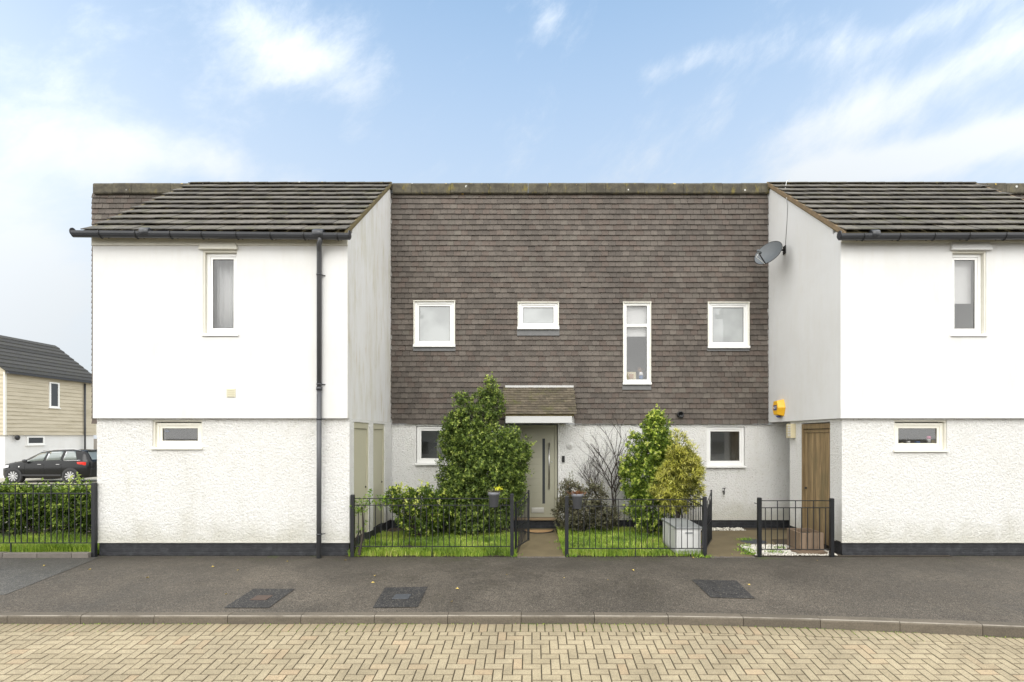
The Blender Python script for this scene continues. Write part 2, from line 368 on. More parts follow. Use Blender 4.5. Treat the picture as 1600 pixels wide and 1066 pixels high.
M['leaf_big'] = m_leaf('evergreen_leaf', [(0, (.035, .060, .016)), (.5, (.10, .150, .035)), (.8, (.20, .27, .06)), (1, (.38, .44, .11))])
M['tip_green'] = m_leaf('pale_lit_green_leaf', [(0, (.17, .24, .05)), (.5, (.33, .42, .09)), (1, (.64, .70, .22))])  # lighter than the inner leaves: brightly lit tips put into the colour
M['tip_lime'] = m_leaf('pale_lime_leaf', [(0, (.38, .48, .08)), (.6, (.62, .70, .16)), (1, (.80, .82, .38))])
M['tip_gold'] = m_leaf('gold_frond', [(0, (.36, .39, .06)), (.6, (.62, .59, .14)), (1, (.80, .74, .30))])
M['tip_grey'] = m_leaf('grey_green_leaf', [(0, (.14, .15, .08)), (.6, (.26, .26, .16)), (1, (.34, .30, .20))])
M['leaf_core'] = m_leaf('shaded_conifer_needle', [(0, (.05, .065, .014)), (.6, (.17, .18, .035)), (1, (.36, .33, .08))])  # inner needles darkened, the conifer's inner shade painted into their colour
M['leaf_lime'] = m_leaf('variegated_leaf', [(0, (.04, .075, .014)), (.5, (.13, .20, .03)), (.8, (.28, .37, .06)), (1, (.5, .56, .12))])
M['leaf_gold'] = m_leaf('golden_conifer', [(0, (.09, .10, .015)), (.35, (.28, .27, .04)), (.7, (.58, .49, .11)), (1, (.78, .66, .26))])
M['leaf_choisya'] = m_leaf('bright_green_leaf', [(0, (.05, .11, .015)), (.5, (.16, .28, .03)), (1, (.42, .52, .08))])
M['leaf_dark'] = m_leaf('bronze_green_leaf', [(0, (.035, .035, .02)), (.5, (.095, .092, .05)), (.85, (.19, .175, .11)), (1, (.26, .17, .10))])
M['leaf_red'] = m_leaf('red_brown_dry_leaf', [(0, (.08, .03, .012)), (1, (.26, .12, .05))])
M['leaf_hedge'] = m_leaf('laurel_leaf', [(0, (.022, .045, .008)), (.5, (.075, .125, .018)), (.85, (.24, .33, .05)), (1, (.45, .54, .10))])
M['leaf_yellow'] = m_leaf('yellow_flower', [(0, (.5, .5, .03)), (1, (.75, .7, .05))])
M['grass'] = m_leaf('lawn_grass', [(0, (.05, .09, .012)), (.45, (.17, .27, .03)), (.8, (.34, .43, .06)), (.93, (.46, .46, .14)), (1, (.45, .36, .18))], .3, .5, 1.2)
M['fallen'] = simple('fallen_yellow_leaf', (.50, .38, .10), .7, obj=.35)
M['carpaint'] = simple('black_car_paint', (.004, .0045, .005), .22, spec=.35)
M['carglass'] = m_glass('tinted_car_glass', frost=True, base=(.16, .19, .18), refl=1.2)
M['tyre'] = simple('tyre_rubber', (.015, .015, .016), .85)
M['alloy'] = simple('silver_alloy', (.55, .55, .56), .3, .6)
M['taillight'] = simple('red_lamp_lens', (.60, .025, .015), .15)
M['chrome'] = simple('chrome', (.7, .7, .7), .15, 1)
M['carsill'] = simple('grey_sill_plastic', (.022, .022, .024), .6)
M['greydoor'] = simple('dark_brown_door', (.03, .02, .016), .6)

# ------------------------------------------------------------------ mesh helpers
COL = scene.collection
class MB:
    def __init__(s): s.v = []; s.f = []; s.sm = []
    def box(s, x0, x1, y0, y1, z0, z1):
        b = len(s.v)
        s.v += [(x0,y0,z0),(x1,y0,z0),(x1,y1,z0),(x0,y1,z0),(x0,y0,z1),(x1,y0,z1),(x1,y1,z1),(x0,y1,z1)]
        for q in ((0,3,2,1),(4,5,6,7),(0,1,5,4),(1,2,6,5),(2,3,7,6),(3,0,4,7)): s.f.append(tuple(b+i for i in q)); s.sm.append(False)
        return s
    def hexa(s, pts):
        """eight corners: bottom 4 then top 4"""
        b = len(s.v); s.v += [tuple(p) for p in pts]
        for q in ((0,3,2,1),(4,5,6,7),(0,1,5,4),(1,2,6,5),(2,3,7,6),(3,0,4,7)): s.f.append(tuple(b+i for i in q)); s.sm.append(False)
        return s
    def quad(s, *p):
        b = len(s.v); s.v += [tuple(q) for q in p]; s.f.append(tuple(range(b, b+len(p)))); s.sm.append(False); return s
    def prism(s, poly, ext):
        """planar polygon (3-D points) swept by the vector ext"""
        b = len(s.v); n = len(poly); e = Vector(ext)
        s.v += [tuple(p) for p in poly] + [tuple(Vector(p) + e) for p in poly]
        s.f.append(tuple(range(b, b+n))[::-1]); s.f.append(tuple(range(b+n, b+2*n))); s.sm += [False]*2
        for i in range(n): j = (i+1) % n; s.f.append((b+i, b+j, b+n+j, b+n+i)); s.sm.append(False)
        return s
    def tube(s, pts, r, seg=10, cap=True, smooth=True):
        pts = [Vector(p) for p in pts]; n = len(pts); rs = r if isinstance(r, (list, tuple)) else [r]*n
        b = len(s.v); up = None
        for i, p in enumerate(pts):
            t = (pts[min(i+1, n-1)] - pts[max(i-1, 0)]).normalized()
            if up is None: up = Vector((0,0,1)) if abs(t.z) < .9 else Vector((1,0,0))
            a = t.cross(up).normalized(); c = a.cross(t).normalized(); up = c
            for k in range(seg):
                th = 2*math.pi*k/seg; s.v.append(tuple(p + (a*math.cos(th) + c*math.sin(th))*rs[i]))
        for i in range(n-1):
            for k in range(seg):
                k2 = (k+1) % seg; s.f.append((b+i*seg+k, b+i*seg+k2, b+(i+1)*seg+k2, b+(i+1)*seg+k)); s.sm.append(smooth)
        if cap: s.f.append(tuple(b+k for k in range(seg))[::-1]); s.f.append(tuple(b+(n-1)*seg+k for k in range(seg))); s.sm += [False]*2
        return s
    def lathe(s, c, prof, seg=16, axis='z', cap=True):
        """prof: list of (radius, height) about c"""
        b = len(s.v); n = len(prof)
        for (r, h) in prof:
            for k in range(seg):
                th = 2*math.pi*k/seg; x, y = r*math.cos(th), r*math.sin(th)
                s.v.append({'z': (c[0]+x, c[1]+y, c[2]+h), 'y': (c[0]+x, c[1]+h, c[2]+y), 'x': (c[0]+h, c[1]+x, c[2]+y)}[axis])
        for i in range(n-1):
            for k in range(seg): k2 = (k+1) % seg; s.f.append((b+i*seg+k, b+i*seg+k2, b+(i+1)*seg+k2, b+(i+1)*seg+k)); s.sm.append(True)
        if cap: s.f.append(tuple(b+k for k in range(seg))[::-1]); s.f.append(tuple(b+(n-1)*seg+k for k in range(seg))); s.sm += [False]*2
        return s
    def mesh(s, name):
        me = bpy.data.meshes.new(name); me.from_pydata(s.v, [], s.f)
        if any(s.sm): me.polygons.foreach_set('use_smooth', s.sm)
        me.update(); return me
    def build(s, name, mat, parent=None, bevel=0, kind=None):
        return link(s.mesh(name), name, mat, parent, bevel, kind)
def link(me, name, mat, parent=None, bevel=0, kind=None):
    if mat is not None and not me.materials: me.materials.append(mat)
    o = bpy.data.objects.new(name, me); COL.objects.link(o)
    if parent: o.parent = parent
    if bevel:
        md = o.modifiers.new('bevel', 'BEVEL'); md.width = bevel; md.segments = 2; md.limit_method = 'ANGLE'
    if kind: o['kind'] = kind
    return o
def tag(o, label, cat, group=None):
    o['label'] = label; o['category'] = cat
    if group: o['group'] = group
    return o
def thing(name, label, cat, loc=(0,0,0), group=None):
    o = bpy.data.objects.new(name, None); COL.objects.link(o); o.empty_display_size = .2; o.location = loc
    tag(o, label, cat, group); return o
def bxo(name, mat, parent, *a, bevel=0): return MB().box(*a).build(name, mat, parent, bevel)
def recalc(o):
    import bmesh
    bm = bmesh.new(); bm.from_mesh(o.data); bmesh.ops.recalc_face_normals(bm, faces=bm.faces); bm.to_mesh(o.data); bm.free(); return o

def wall(x0, x1, z0, z1, yf, th, holes=()):
    """wall slab facing -Y with real openings and reveals"""
    xs = sorted({x0, x1, *[h[0] for h in holes], *[h[1] for h in holes]}); zs = sorted({z0, z1, *[h[2] for h in holes], *[h[3] for h in holes]})
    xs = [x for x in xs if x0 <= x <= x1]; zs = [z for z in zs if z0 <= z <= z1]
    m = MB(); solid = lambda i, j: (0 <= i < len(xs)-1 and 0 <= j < len(zs)-1 and not any(h[0] <= (xs[i]+xs[i+1])/2 <= h[1] and h[2] <= (zs[j]+zs[j+1])/2 <= h[3] for h in holes))
    yb = yf + th
    for i in range(len(xs)-1):
        for j in range(len(zs)-1):
            if not solid(i, j): continue
            a, b, c, d = xs[i], xs[i+1], zs[j], zs[j+1]
            m.quad((a,yf,c),(b,yf,c),(b,yf,d),(a,yf,d)); m.quad((b,yb,c),(a,yb,c),(a,yb,d),(b,yb,d))
            if not solid(i-1, j): m.quad((a,yb,c),(a,yf,c),(a,yf,d),(a,yb,d))
            if not solid(i+1, j): m.quad((b,yf,c),(b,yb,c),(b,yb,d),(b,yf,d))
            if not solid(i, j-1): m.quad((a,yb,c),(b,yb,c),(b,yf,c),(a,yf,c))
            if not solid(i, j+1): m.quad((a,yf,d),(b,yf,d),(b,yb,d),(a,yb,d))
    return m
def sidewall(X, th, y0, y1, z0, z1, holes=(), roofline=None):
    """wall slab in a plane of constant X (faces at X and X+th); the top may follow a slope"""
    m = wall(y0, y1, z0, z1, X, th, holes)
    top = roofline or (lambda y: z1)
    m.v = [(v[1], v[0], (top(v[0]) if roofline and abs(v[2]-z1) < 1e-6 else v[2])) for v in m.v]
    m.f = [f[::-1] for f in m.f]; return m

def frame_mb(x0, x1, z0, z1, y0, y1, w, wb=None):
    wb = wb or w; m = MB()
    m.box(x0, x0+w, y0, y1, z0, z1).box(x1-w, x1, y0, y1, z0, z1).box(x0+w, x1-w, y0, y1, z0, z0+wb).box(x0+w, x1-w, y0, y1, z1-w, z1); return m
def window(parent, x0, x1, z0, z1, y, frost=False, sill=True, mull=None, old=False, room='interior_dark', depth=1.3, vent=True, sillext=.03, trim=False):
    """white casement: outer frame, sash, pane, sill, trickle vent and the room behind it. y is the frame's front face"""
    fm = M['upvc_old'] if old else M['upvc']
    f = frame_mb(x0, x1, z0, z1, y, y+.07, .055, .07)
    if mull: f.box(x0+.055, x1-.055, y+.004, y+.066, mull-.03, mull+.03)
    w = f.build('window', fm, parent, .004)
    ranges = [(z0+.07, z1-.055)] if not mull else [(z0+.07, mull-.03), (mull+.03, z1-.055)]
    for k, (a, b) in enumerate(ranges):
        s = .045 if not mull else .012
        frame_mb(x0+.055, x1-.055, a, b, y+.012, y+.06, s).build('sash', fm, w, .004)
        MB().box(x0+.055+s-.004, x1-.055-s+.004, y+.032, y+.038, a+s-.004, b-s+.004).build('pane', M['frost'] if frost else M['glass'], w)
        frame_mb(x0+.055+s-.001, x1-.055-s+.001, a+s-.001, b-s+.001, y+.022, y+.031, .007).build('pane_seal', M['black'], w)
    if vent: bxo('trickle_vent', fm, w, x0+.18, x1-.18 if x1-x0 > .55 else x1-.16, y-.008, y+.002, z1-.04, z1-.018)
    if sill: MB().box(x0-sillext, x1+sillext, y-.10, y+.02, z0-.045, z0-.002).build('sill', fm, w, .006)
    # the room: five plastered faces
    r = MB(); X0, X1, Z0, Z1, Y0, Y1 = x0-.3, x1+.3, z0-.3, z1+.15, y+.2, y+depth
    r.quad((X0,Y1,Z0),(X1,Y1,Z0),(X1,Y1,Z1),(X0,Y1,Z1)); r.quad((X0,Y0,Z0),(X0,Y1,Z0),(X0,Y1,Z1),(X0,Y0,Z1)); r.quad((X1,Y1,Z0),(X1,Y0,Z0),(X1,Y0,Z1),(X1,Y1,Z1))
    r.quad((X0,Y0,Z0),(X1,Y0,Z0),(X1,Y1,Z0),(X0,Y1,Z0)); r.quad((X0,Y1,Z1),(X1,Y1,Z1),(X1,Y0,Z1),(X0,Y0,Z1))
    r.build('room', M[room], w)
    return w

# ------------------------------------------------------------------ layout numbers
YF, YB = 9.469, 12.387
SF, SB = FPX/YF, FPX/YB
fx = lambda px, s=SF: (px-832)/s
fz = lambda py, s=SF: H + (681-py)/s
G = -.03            # pavement level against the houses
XL0, XL1 = fx(145), fx(543)         # left wing, upper storey
XR0 = fx(1313.5); XR1 = 10.3        # right wing
ZO = 2.475                          # underside of the upper storeys
ZE, ZR = 5.78, 8.09                 # eaves and ridge
slope = (ZR-ZE)/(YB-.05-(YF-.15))
roofz = lambda y: ZE + (y-(YF-.15))*slope

# ------------------------------------------------------------------ the ground
def ky(X): return 6.56 - (.0286*(X-1)**1.61 if X > 1 else 0)     # front of the kerb
def road_z(Y): return -.192 - .118*(6.54-Y) if Y > 4.6 else -.192-.118*1.94
g = MB(); cs = [(-400,-.75),(4,-.75),(6.1,-.34),(6.7,-.2),(400,-.2)]
for (a, za), (b, zb) in zip(cs, cs[1:]): g.quad((-400,a,za),(400,a,za),(400,b,zb),(-400,b,zb))
g.build('ground', M['ground'], None, 0, 'structure')
rd = MB(); ys = [-9, 4.6, 6.7]
for a, b in zip(ys, ys[1:]): rd.quad((-30,a,road_z(a)-.014),(30,a,road_z(a)-.014),(30,b,road_z(b)-.014),(-30,b,road_z(b)-.014))
road = rd.build('road', M['joint'], None, 0, 'structure')
pave_z = lambda Y: G - (9.5-Y)*.021
pv = MB(); N = 60
for i in range(N):
    xa, xb = -15+30*i/N, -15+30*(i+1)/N; ya, yb = ky(xa)+.125, ky(xb)+.125
    pv.hexa([(xa,ya,-.5),(xb,yb,-.5),(xb,9.62,-.5),(xa,9.62,-.5),(xa,ya,pave_z(ya)),(xb,yb,pave_z(yb)),(xb,9.62,G),(xa,9.62,G)])
pavement = pv.build('pavement', M['asphalt'], None, 0, 'structure')
def sheet(pts, dz): return [(x, y, pave_z(y)+dz) for x, y in pts]
MB().quad(*sheet([(-14,9.45),(-14,7.0),(-7.95,7.15),(-7.40,7.38),(-7.79,9.45)], .004)).build('asphalt_patch', M['asphalt_old'], pavement)
def patch(pts, cover, cm, lab):
    p = MB().quad(*sheet(pts, .008)).build('asphalt_patch', M['patch'], pavement); p['label'] = lab
    x = sum(a for a, b in pts)/4; y = sum(b for a, b in pts)/4; z = pave_z(y)
    if cover == 'sq': c = MB().box(x-.10, x+.12, y-.10, y+.10, z-.05, z+.014).build('hatch_cover', cm, pavement, .004)
    else: c = MB().lathe((x+.02, y-.1, z-.03), [(.19,0),(.19,.040),(.17,.043)], 24).build('hatch_cover', cm, pavement)
patch([(-4.02,6.83),(-3.43,6.83),(-3.45,7.62),(-4.05,7.62)], 'sq', M['cover_rust'], 'dark patch with a rust brown square cover')
patch([(-2.08,6.83),(-1.50,6.86),(-1.54,7.72),(-2.16,7.68)], 'sq', M['cover'], 'dark patch with a black square cover')
patch([(2.46,7.24),(3.05,7.20),(3.12,8.03),(2.45,8.07)], 'round', M['patch'], 'dark patch holding a round grey cover')

# kerb stones, bull-nosed, one by one
kerb = bpy.data.objects.new('kerb', None); COL.objects.link(kerb); kerb['kind'] = 'structure'
kx = -.139 - .918*14
for i in range(28):
    a, b = kx + i*.918, kx + i*.918 + .911
    pa, pb = Vector((a, ky(a), 0)), Vector((b, ky(b), 0)); t = (pb-pa).normalized(); n = Vector((-t.y, t.x, 0))
    za = pave_z(ky(a)+.1)+.004 + random.uniform(-.003, .003)
    prof = [(0,-.45),(0,za-.028),(.006,za-.012),(.016,za-.003),(.030,za),(.125,za),(.125,-.45)]
    MB().prism([tuple(pa + n*u) [:2] + (z,) for u, z in prof], pb-pa).build('kerb_stone', M['kerb'], kerb)

# block pavers: a soldier course along the kerb, then 90 degree herringbone
pm = 1.0; L, W_, T = .2005, .0995, .05; PITCH = .1015
def paver_poly(pts, z_of, j=0):
    """paver from its four ground corners, slightly domed edge, following the road's fall"""
    m = MB(); c = (sum(p[0] for p in pts)/4, sum(p[1] for p in pts)/4); b = len(m.v)
    k = .0045
    ins = [(p[0]+(k if p[0] < c[0] else -k), p[1]+(k if p[1] < c[1] else -k)) for p in pts]
    m.v = [(x, y, z_of(y)-.03) for x, y in pts] + [(x, y, z_of(y)-.006+j) for x, y in pts] + [(x, y, z_of(y)+j) for x, y in ins]
    for i in range(4):
        q = (i+1) % 4; m.f += [(i, q, 4+q, 4+i), (4+i, 4+q, 8+q, 8+i)]
    m.f.append((8, 9, 10, 11)); m.sm = [False]*9; return m
herring = []
x = -11.0
while x < 9.5:
    y1 = ky(x+.05)-.003; herring.append(([(x,y1-.2),(x+.0935,y1-.2),(x+.0935,y1),(x,y1)], 0)); x += .1005
Y0 = 6.262          # line of the first full row
X0 = .095
for j in range(-42, 8):
    for i in range(-110, 100):
        k = (i-j) % 4
        if k == 0: w2, h2 = 2, 1
        elif k == 3: w2, h2 = 1, 2
        else: continue
        a = X0 + i*PITCH; b = Y0 - PITCH + j*PITCH
        q = [a+.0035, a+w2*PITCH-.0035, b+.0045, b+h2*PITCH-.0045]
        lim = ky((q[0]+q[1])/2) - .2035 - .003
        if q[2] > lim-.012: continue
        q[3] = min(q[3], lim)
        herring.append(([(q[0],q[2]),(q[1],q[2]),(q[1],q[3]),(q[0],q[3])], 1))
def in_view(p):
    xc = sum(a for a, b in p)/4; yc = sum(b for a, b in p)/4; z = road_z(yc)
    sx = 832+FPX*xc/yc; sy = 681+FPX*(H-z)/yc
    return 8 < sx < 1592 and sy < 1062, sy
ranked = sorted([(-in_view(p)[1], n) for n, (p, t) in enumerate(herring) if in_view(p)[0] and t == 1 and abs((p[1][0]-p[0][0]))*abs(p[2][1]-p[1][1]) > .016])
single = {n for _, n in ranked[:298]}
rest = MB(); shared = {}
for n, (p, t) in enumerate(herring):
    jz = random.uniform(-.0025, .0025)
    if n in single:
        wd, dp = round(p[1][0]-p[0][0], 4), round(p[2][1]-p[1][1], 4); key = (wd, dp)
        cx, cy = (p[0][0]+p[1][0])/2, (p[0][1]+p[2][1])/2
        if key not in shared:
            lp = [(-wd/2,-dp/2),(wd/2,-dp/2),(wd/2,dp/2),(-wd/2,dp/2)]
            me = paver_poly(lp, lambda y: .118*y).mesh('block_paver'); me.materials.append(M['paver']); shared[key] = me
        o = bpy.data.objects.new('block_paver', shared[key]); COL.objects.link(o); o.parent = road; o.location = (cx, cy, road_z(cy)+jz)
        o.rotation_euler = (random.gauss(0,.006), random.gauss(0,.006), random.gauss(0,.006))
    else:
        m = paver_poly(p, road_z, jz); b = len(rest.v); rest.v += m.v; rest.f += [tuple(b+i for i in f) for f in m.f]; rest.sm += m.sm
rest.build('block_pavers', M['paver'], road, 0, 'stuff')

# garden ground, paths
gy0, gy1 = 9.62, 12.6
MB().quad((-3.4,9.5,-.022),(-.28,9.5,-.022),(-.12,gy1,-.022),(-3.4,gy1,-.022)).build('flower_bed', M['soil'], None, 0, 'structure')
MB().quad((.60,9.5,-.022),(3.20,9.5,-.022),(3.25,gy1,-.022),(.52,gy1,-.022)).build('flower_bed', M['soil'], None, 0, 'structure')
MB().quad((3.9,9.5,-.022),(7.6,9.5,-.022),(7.6,gy1,-.022),(4.0,gy1,-.022)).build('gravel_bed', M['soil'], None, 0, 'structure')
MB().prism([(-.28,9.49,-.2),(.60,9.49,-.2),(.52,12.3,-.2),(-.12,12.3,-.2)], (0,0,.188)).build('path', M['path'], None, 0, 'structure')
MB().prism([(3.18,9.49,-.2),(3.98,9.49,-.2),(3.97,9.9,-.2),(4.03,10.25,-.2),(4.2,10.48,-.2),(4.86,10.48,-.2),(5.0,11.0,-.2),(6.8,11.4,-.2),(6.8,12.1,-.2),(4.6,12.10,-.2),(3.6,11.75,-.2),(3.28,11.1,-.2)], (0,0,.190)).build('path', M['path'], None, 0, 'structure')
MB().quad((-14,9.5,-.018),(-7.94,9.5,-.018),(-7.94,12.2,-.018),(-14,12.2,-.018)).build('flower_bed', M['soil'], None, 0, 'structure')
MB().quad((-60,12.2,-.15),(-10.6,12.2,-.15),(-10.6,60,-.15),(-60,60,-.15)).build('driveway', M['driveway'], None, 0, 'structure')
# thin cobble edging where the garden paths meet the asphalt
for (a, b) in ((-.27, .58), (3.2, 3.95)):
    x = a
    while x < b:
        MB().box(x, x+.055, 9.43, 9.485, -.06, G+.008+random.uniform(-.003,.003)).build('path_edge_sett', M['edging'], pavement); x += .062

# ------------------------------------------------------------------ tile hanging
TW, TG = .1655, .1236
def tile_pts(x0, x1, z0, z1, y, dz=0, dt=0):
    yb, yt, th = y-.043+dt, y-.013, .016
    zt = z1
    return [(x0,yb,z0),(x1,yb,z0),(x1,yb+th,z0),(x0,yb+th,z0),(x0,yt,zt),(x1,yt,zt),(x1,yt+th*.8,zt),(x0,yt+th*.8,zt)]
def tile_wall(parent, x0, x1, z0, z1, y, holes=(), singles=None, seed=1):
    rnd = random.Random(seed); rows = int(math.ceil((z1-z0)/TG)); st = MB(); shared = None; n1 = 0
    for r in range(rows):
        zb = z0 + r*TG; off = (r % 2)*TW/2 + rnd.uniform(-.02,.02); sag = rnd.uniform(-.002,.002)
        x = x0 - off
        while x < x1:
            a, b = max(x, x0), min(x+TW-.005, x1)
            x += TW + rnd.uniform(-.001,.001)
            if b-a < .02: continue
            z = zb + sag + rnd.gauss(0, .0016) + .003*math.sin(a*1.7+r*.9); zt = z+.155; dt = rnd.gauss(0,.0028)
            segs = [(a, b, z, min(zt, z1+.02))]
            for (hx0, hx1, hz0, hz1) in holes:
                ns = []
                for (p, q, u, v_) in segs:
                    if q <= hx0 or p >= hx1 or u >= hz1 or v_ <= hz0: ns.append((p,q,u,v_)); continue
                    if p < hx0-.015: ns.append((p, hx0, u, v_))
                    if q > hx1+.015: ns.append((hx1, q, u, v_))
                    pp, qq = max(p, hx0), min(q, hx1)
                    if u < hz0-.02: ns.append((pp, qq, u, hz0))
                    if v_ > hz1+.02: ns.append((pp, qq, max(u, hz1+.003), v_))
                segs = ns
            for (p, q, u, v_) in segs:
                full = abs((q-p)-(TW-.005)) < 1e-4 and abs(v_-u-.155) < 1e-4
                if singles and full and n1 < 298 and singles[0] < p < singles[1] and singles[2] < u < singles[3]:
                    if shared is None:
                        shared = MB().hexa(tile_pts(0, TW-.005, 0, .155, 0)).mesh('wall_tile'); shared.materials.append(M['tile'])
                    o = bpy.data.objects.new('wall_tile', shared); COL.objects.link(o); o.parent = parent; o.location = (p, y+dt, u)
                    o.rotation_euler = (0, rnd.gauss(0,.006), 0); n1 += 1
                else: st.hexa(tile_pts(p, q, u, v_, y, 0, dt))
    st.build('wall_tiles', M['tile'], parent, 0, 'stuff')
def coping(parent, x0, x1, y, z0, z1, seed=3, pitch=.455):
    rnd = random.Random(seed); x = x0
    while x < x1-.01:
        b = min(x+pitch, x1); j = rnd.uniform(-.006,.006)
        pr = [(y-.085,z0+j),(y-.10,z0+.02+j),(y-.098,z1-.05+j),(y-.075,z1-.012+j),(y-.03,z1+j),(y+.16,z1+j),(y+.22,z1-.04),(y+.22,z0)]
        MB().prism([(x+.003, p, q) for p, q in pr][::-1], (b-x-.006,0,0)).build('coping_stone', M['coping'], parent); x = b

def roof_tiles(parent, x0, x1, y0, y1, gauge, tw, mat, single=True, seed=5, thick=.016, lift=.046, th_under=.05):
    """interlocking tiles laid on the slope roofz(); tails lifted so each course throws a step"""
    rnd = random.Random(seed); ct = 1/math.sqrt(1+slope*slope); st = slope*ct
    length = (y1-y0)/ct; rows = int(math.ceil(length/gauge)); out = MB(); cache = {}
    d = Vector((0, ct, st)); n = Vector((0, -st, ct))
    for r in range(rows):
        s0 = r*gauge; s1 = min(s0+gauge+.06, length); off = (r % 2)*tw/2; x = x0-off
        while x < x1-.01:
            a, b = max(x, x0), min(x+tw-.011, x1); x += tw
            if b-a < .03: continue
            jl = rnd.uniform(-.004,.004); js = rnd.uniform(-.006,.006); w_ = round(b-a, 3); l_ = round(s1-s0, 3)
            base = Vector((a, y0, roofz(y0))) + d*(s0+js) + n*(jl)
            def pts(o=Vector()):
                P = lambda u, s, h: tuple(o + Vector((u,0,0)) + d*s + n*h)
                return [P(0,0,lift),P(w_,0,lift),P(w_,l_,.004),P(0,l_,.004),P(0,0,lift+thick),P(w_,0,lift+thick),P(w_,l_,thick*.6),P(0,l_,thick*.6)]
            if single:
                if (w_, l_) not in cache:
                    me = MB().hexa(pts()).mesh('roof_tile'); me.materials.append(mat); cache[(w_, l_)] = me
                o = bpy.data.objects.new('roof_tile', cache[(w_, l_)]); COL.objects.link(o); o.parent = parent; o.location = base
            else: out.hexa(pts(base))
    if not single: out.build('roof_tiles', mat, parent, 0, 'stuff')

def gutter(parent, x0, x1, zt, y, brackets, joints, droop=0.):
    seg = 8; m = MB(); r = .068; zz = [zt, zt-droop]
    ring = []
    for X, z in ((x0, zz[0]), (x1, zz[1])):
        b = len(m.v)
        for k in range(seg+1):
            th = math.pi + math.pi*k/seg; m.v.append((X, y+r*math.cos(th), z+r*math.sin(th)*1.5))
        for k in range(seg+1):
            th = 2*math.pi - math.pi*k/seg; m.v.append((X, y+(r-.004)*math.cos(th), z+(r-.004)*math.sin(th)*1.5))
    n = 2*(seg+1)
    for k in range(n): m.f.append((k, (k+1)%n, n+(k+1)%n, n+k)); m.sm.append(False)
    go = m.build('gutter', M['gutter'], parent)
    for X in (x0-.004, x1+.004): MB().lathe((X-.006, y, zt-(droop if X > x0 else 0)-.008), [(.072,0),(.074,.012)], 14, 'x').build('stop_end', M['gutter'], go)
    for X in brackets:
        z = zt - droop*(X-x0)/(x1-x0); pts = [(X, y+(r+.006)*math.cos(math.pi+math.pi*k/8), z+(r+.006)*math.sin(math.pi+math.pi*k/8)*1.5) for k in range(9)]
        pts += [(X, y+r+.06, z-.03), (X, y+r+.10, z-.05)]
        MB().tube([(p[0],p[1],p[2]) for p in pts], .009, 6).build('gutter_bracket', M['black'], go)
    for X, wd in joints:
        z = zt - droop*(X-x0)/(x1-x0); MB().lathe((X-wd/2, y, z-.004), [(.070,0),(.082,.006),(.082,wd-.006),(.070,wd)], 14, 'x').build('gutter_joint', M['gutter'], go)
    return go

# ------------------------------------------------------------------ LEFT WING HOUSE
left = thing('wing_house', 'white rendered house wing left of the tile hung front, with stained side and store doors', 'house', (XL0, YF, G), 'houses of the terrace')
def P(o): o.parent = o.parent; return o
def place(parent):   # children keep world coordinates under a moved empty
    for c in list(parent.children):
        if not c.get('_w'): c['_w'] = 1
ROOTS = []
def rootify(r): ROOTS.append(r)
rootify(left)
wu = (fx(317)-.0, fx(370), fz(526), fz(391))          # upper window opening
up = wall(XL0, XL1, ZO, roofz(YF+.02)-.02, YF, .25, [wu]); up.build('upper_wall', M['render'], left)
sidewall(XL1, -.25, YF+.25, YB+.1, ZO, roofz(YF), roofline=lambda y: roofz(y)-.02).build('side_wall', M['render_stained'], left)
bxo('side_corner', M['render_stained'], left, XL1-.02, XL1+.0015, YF+.0015, YF+.251, ZO+.001, roofz(YF)-.03)
sidewall(XL0, .25, YF+.25, YB+.1, ZO, roofz(YF), roofline=lambda y: roofz(y)-.02).build('side_wall', M['render'], left)
bxo('soffit', M['render'], left, XL0+.25, XL1-.25, YF+.25, YB, ZO+.004, ZO+.1)
lowX = -3.33; wl = (fx(238,85.9), fx(316,85.9), fz(703,85.9), ZO-.03)
wall(XL0+.01, lowX, .225, ZO-.002, YF+.08, .22, [wl]).build('ground_wall', M['roughcast'], left)
d1 = (9.49+.30, 10.38+.32, .0, 2.40); d2 = (10.98, 11.84, .0, 2.40)
sidewall(lowX, -.22, YF+.30, YB, .20, ZO-.002, [(d1[0],d1[1],.0,2.42),(d2[0],d2[1],.0,2.42)]).build('ground_side_wall', M['roughcast'], left)
sidewall(XL0+.01, .22, YF+.30, YB, .22, ZO-.002).build('ground_side_wall', M['roughcast'], left)
bxo('bellcast', M['roughcast'], left, XL0+.0, lowX+.012, YF+.065, YF+.085, .212, .235)
pl = MB().box(XL0+.03, lowX-.02, YF+.105, YF+.3, -.3, .224); pl.box(lowX-.24, lowX-.02, YF+.3, YB, -.3, .199).box(XL0+.03, XL0+.22, YF+.3, YB, -.3, .22)
pl.build('plinth', M['plinth'], left)
for d in (d1, d2):
    # tongued store door set a little back in its frame
    f = MB().box(lowX-.14, lowX-.02, d[0], d[0]+.05, .2, 2.42).box(lowX-.14, lowX-.02, d[1]-.05, d[1], .2, 2.42).box(lowX-.14, lowX-.02, d[0]+.05, d[1]-.05, 2.30, 2.42).build('store_door', M['store_door'], left, .004)
    lf = MB().box(lowX-.10, lowX-.045, d[0]+.053, d[1]-.053, .215, 2.298).build('door_leaf', M['store_door'], f, .003)
    MB().lathe((lowX-.045, d[1]-.11, 1.13), [(.018,0),(.018,.02),(.006,.022)], 10, 'x').build('lock', M['black'], f)
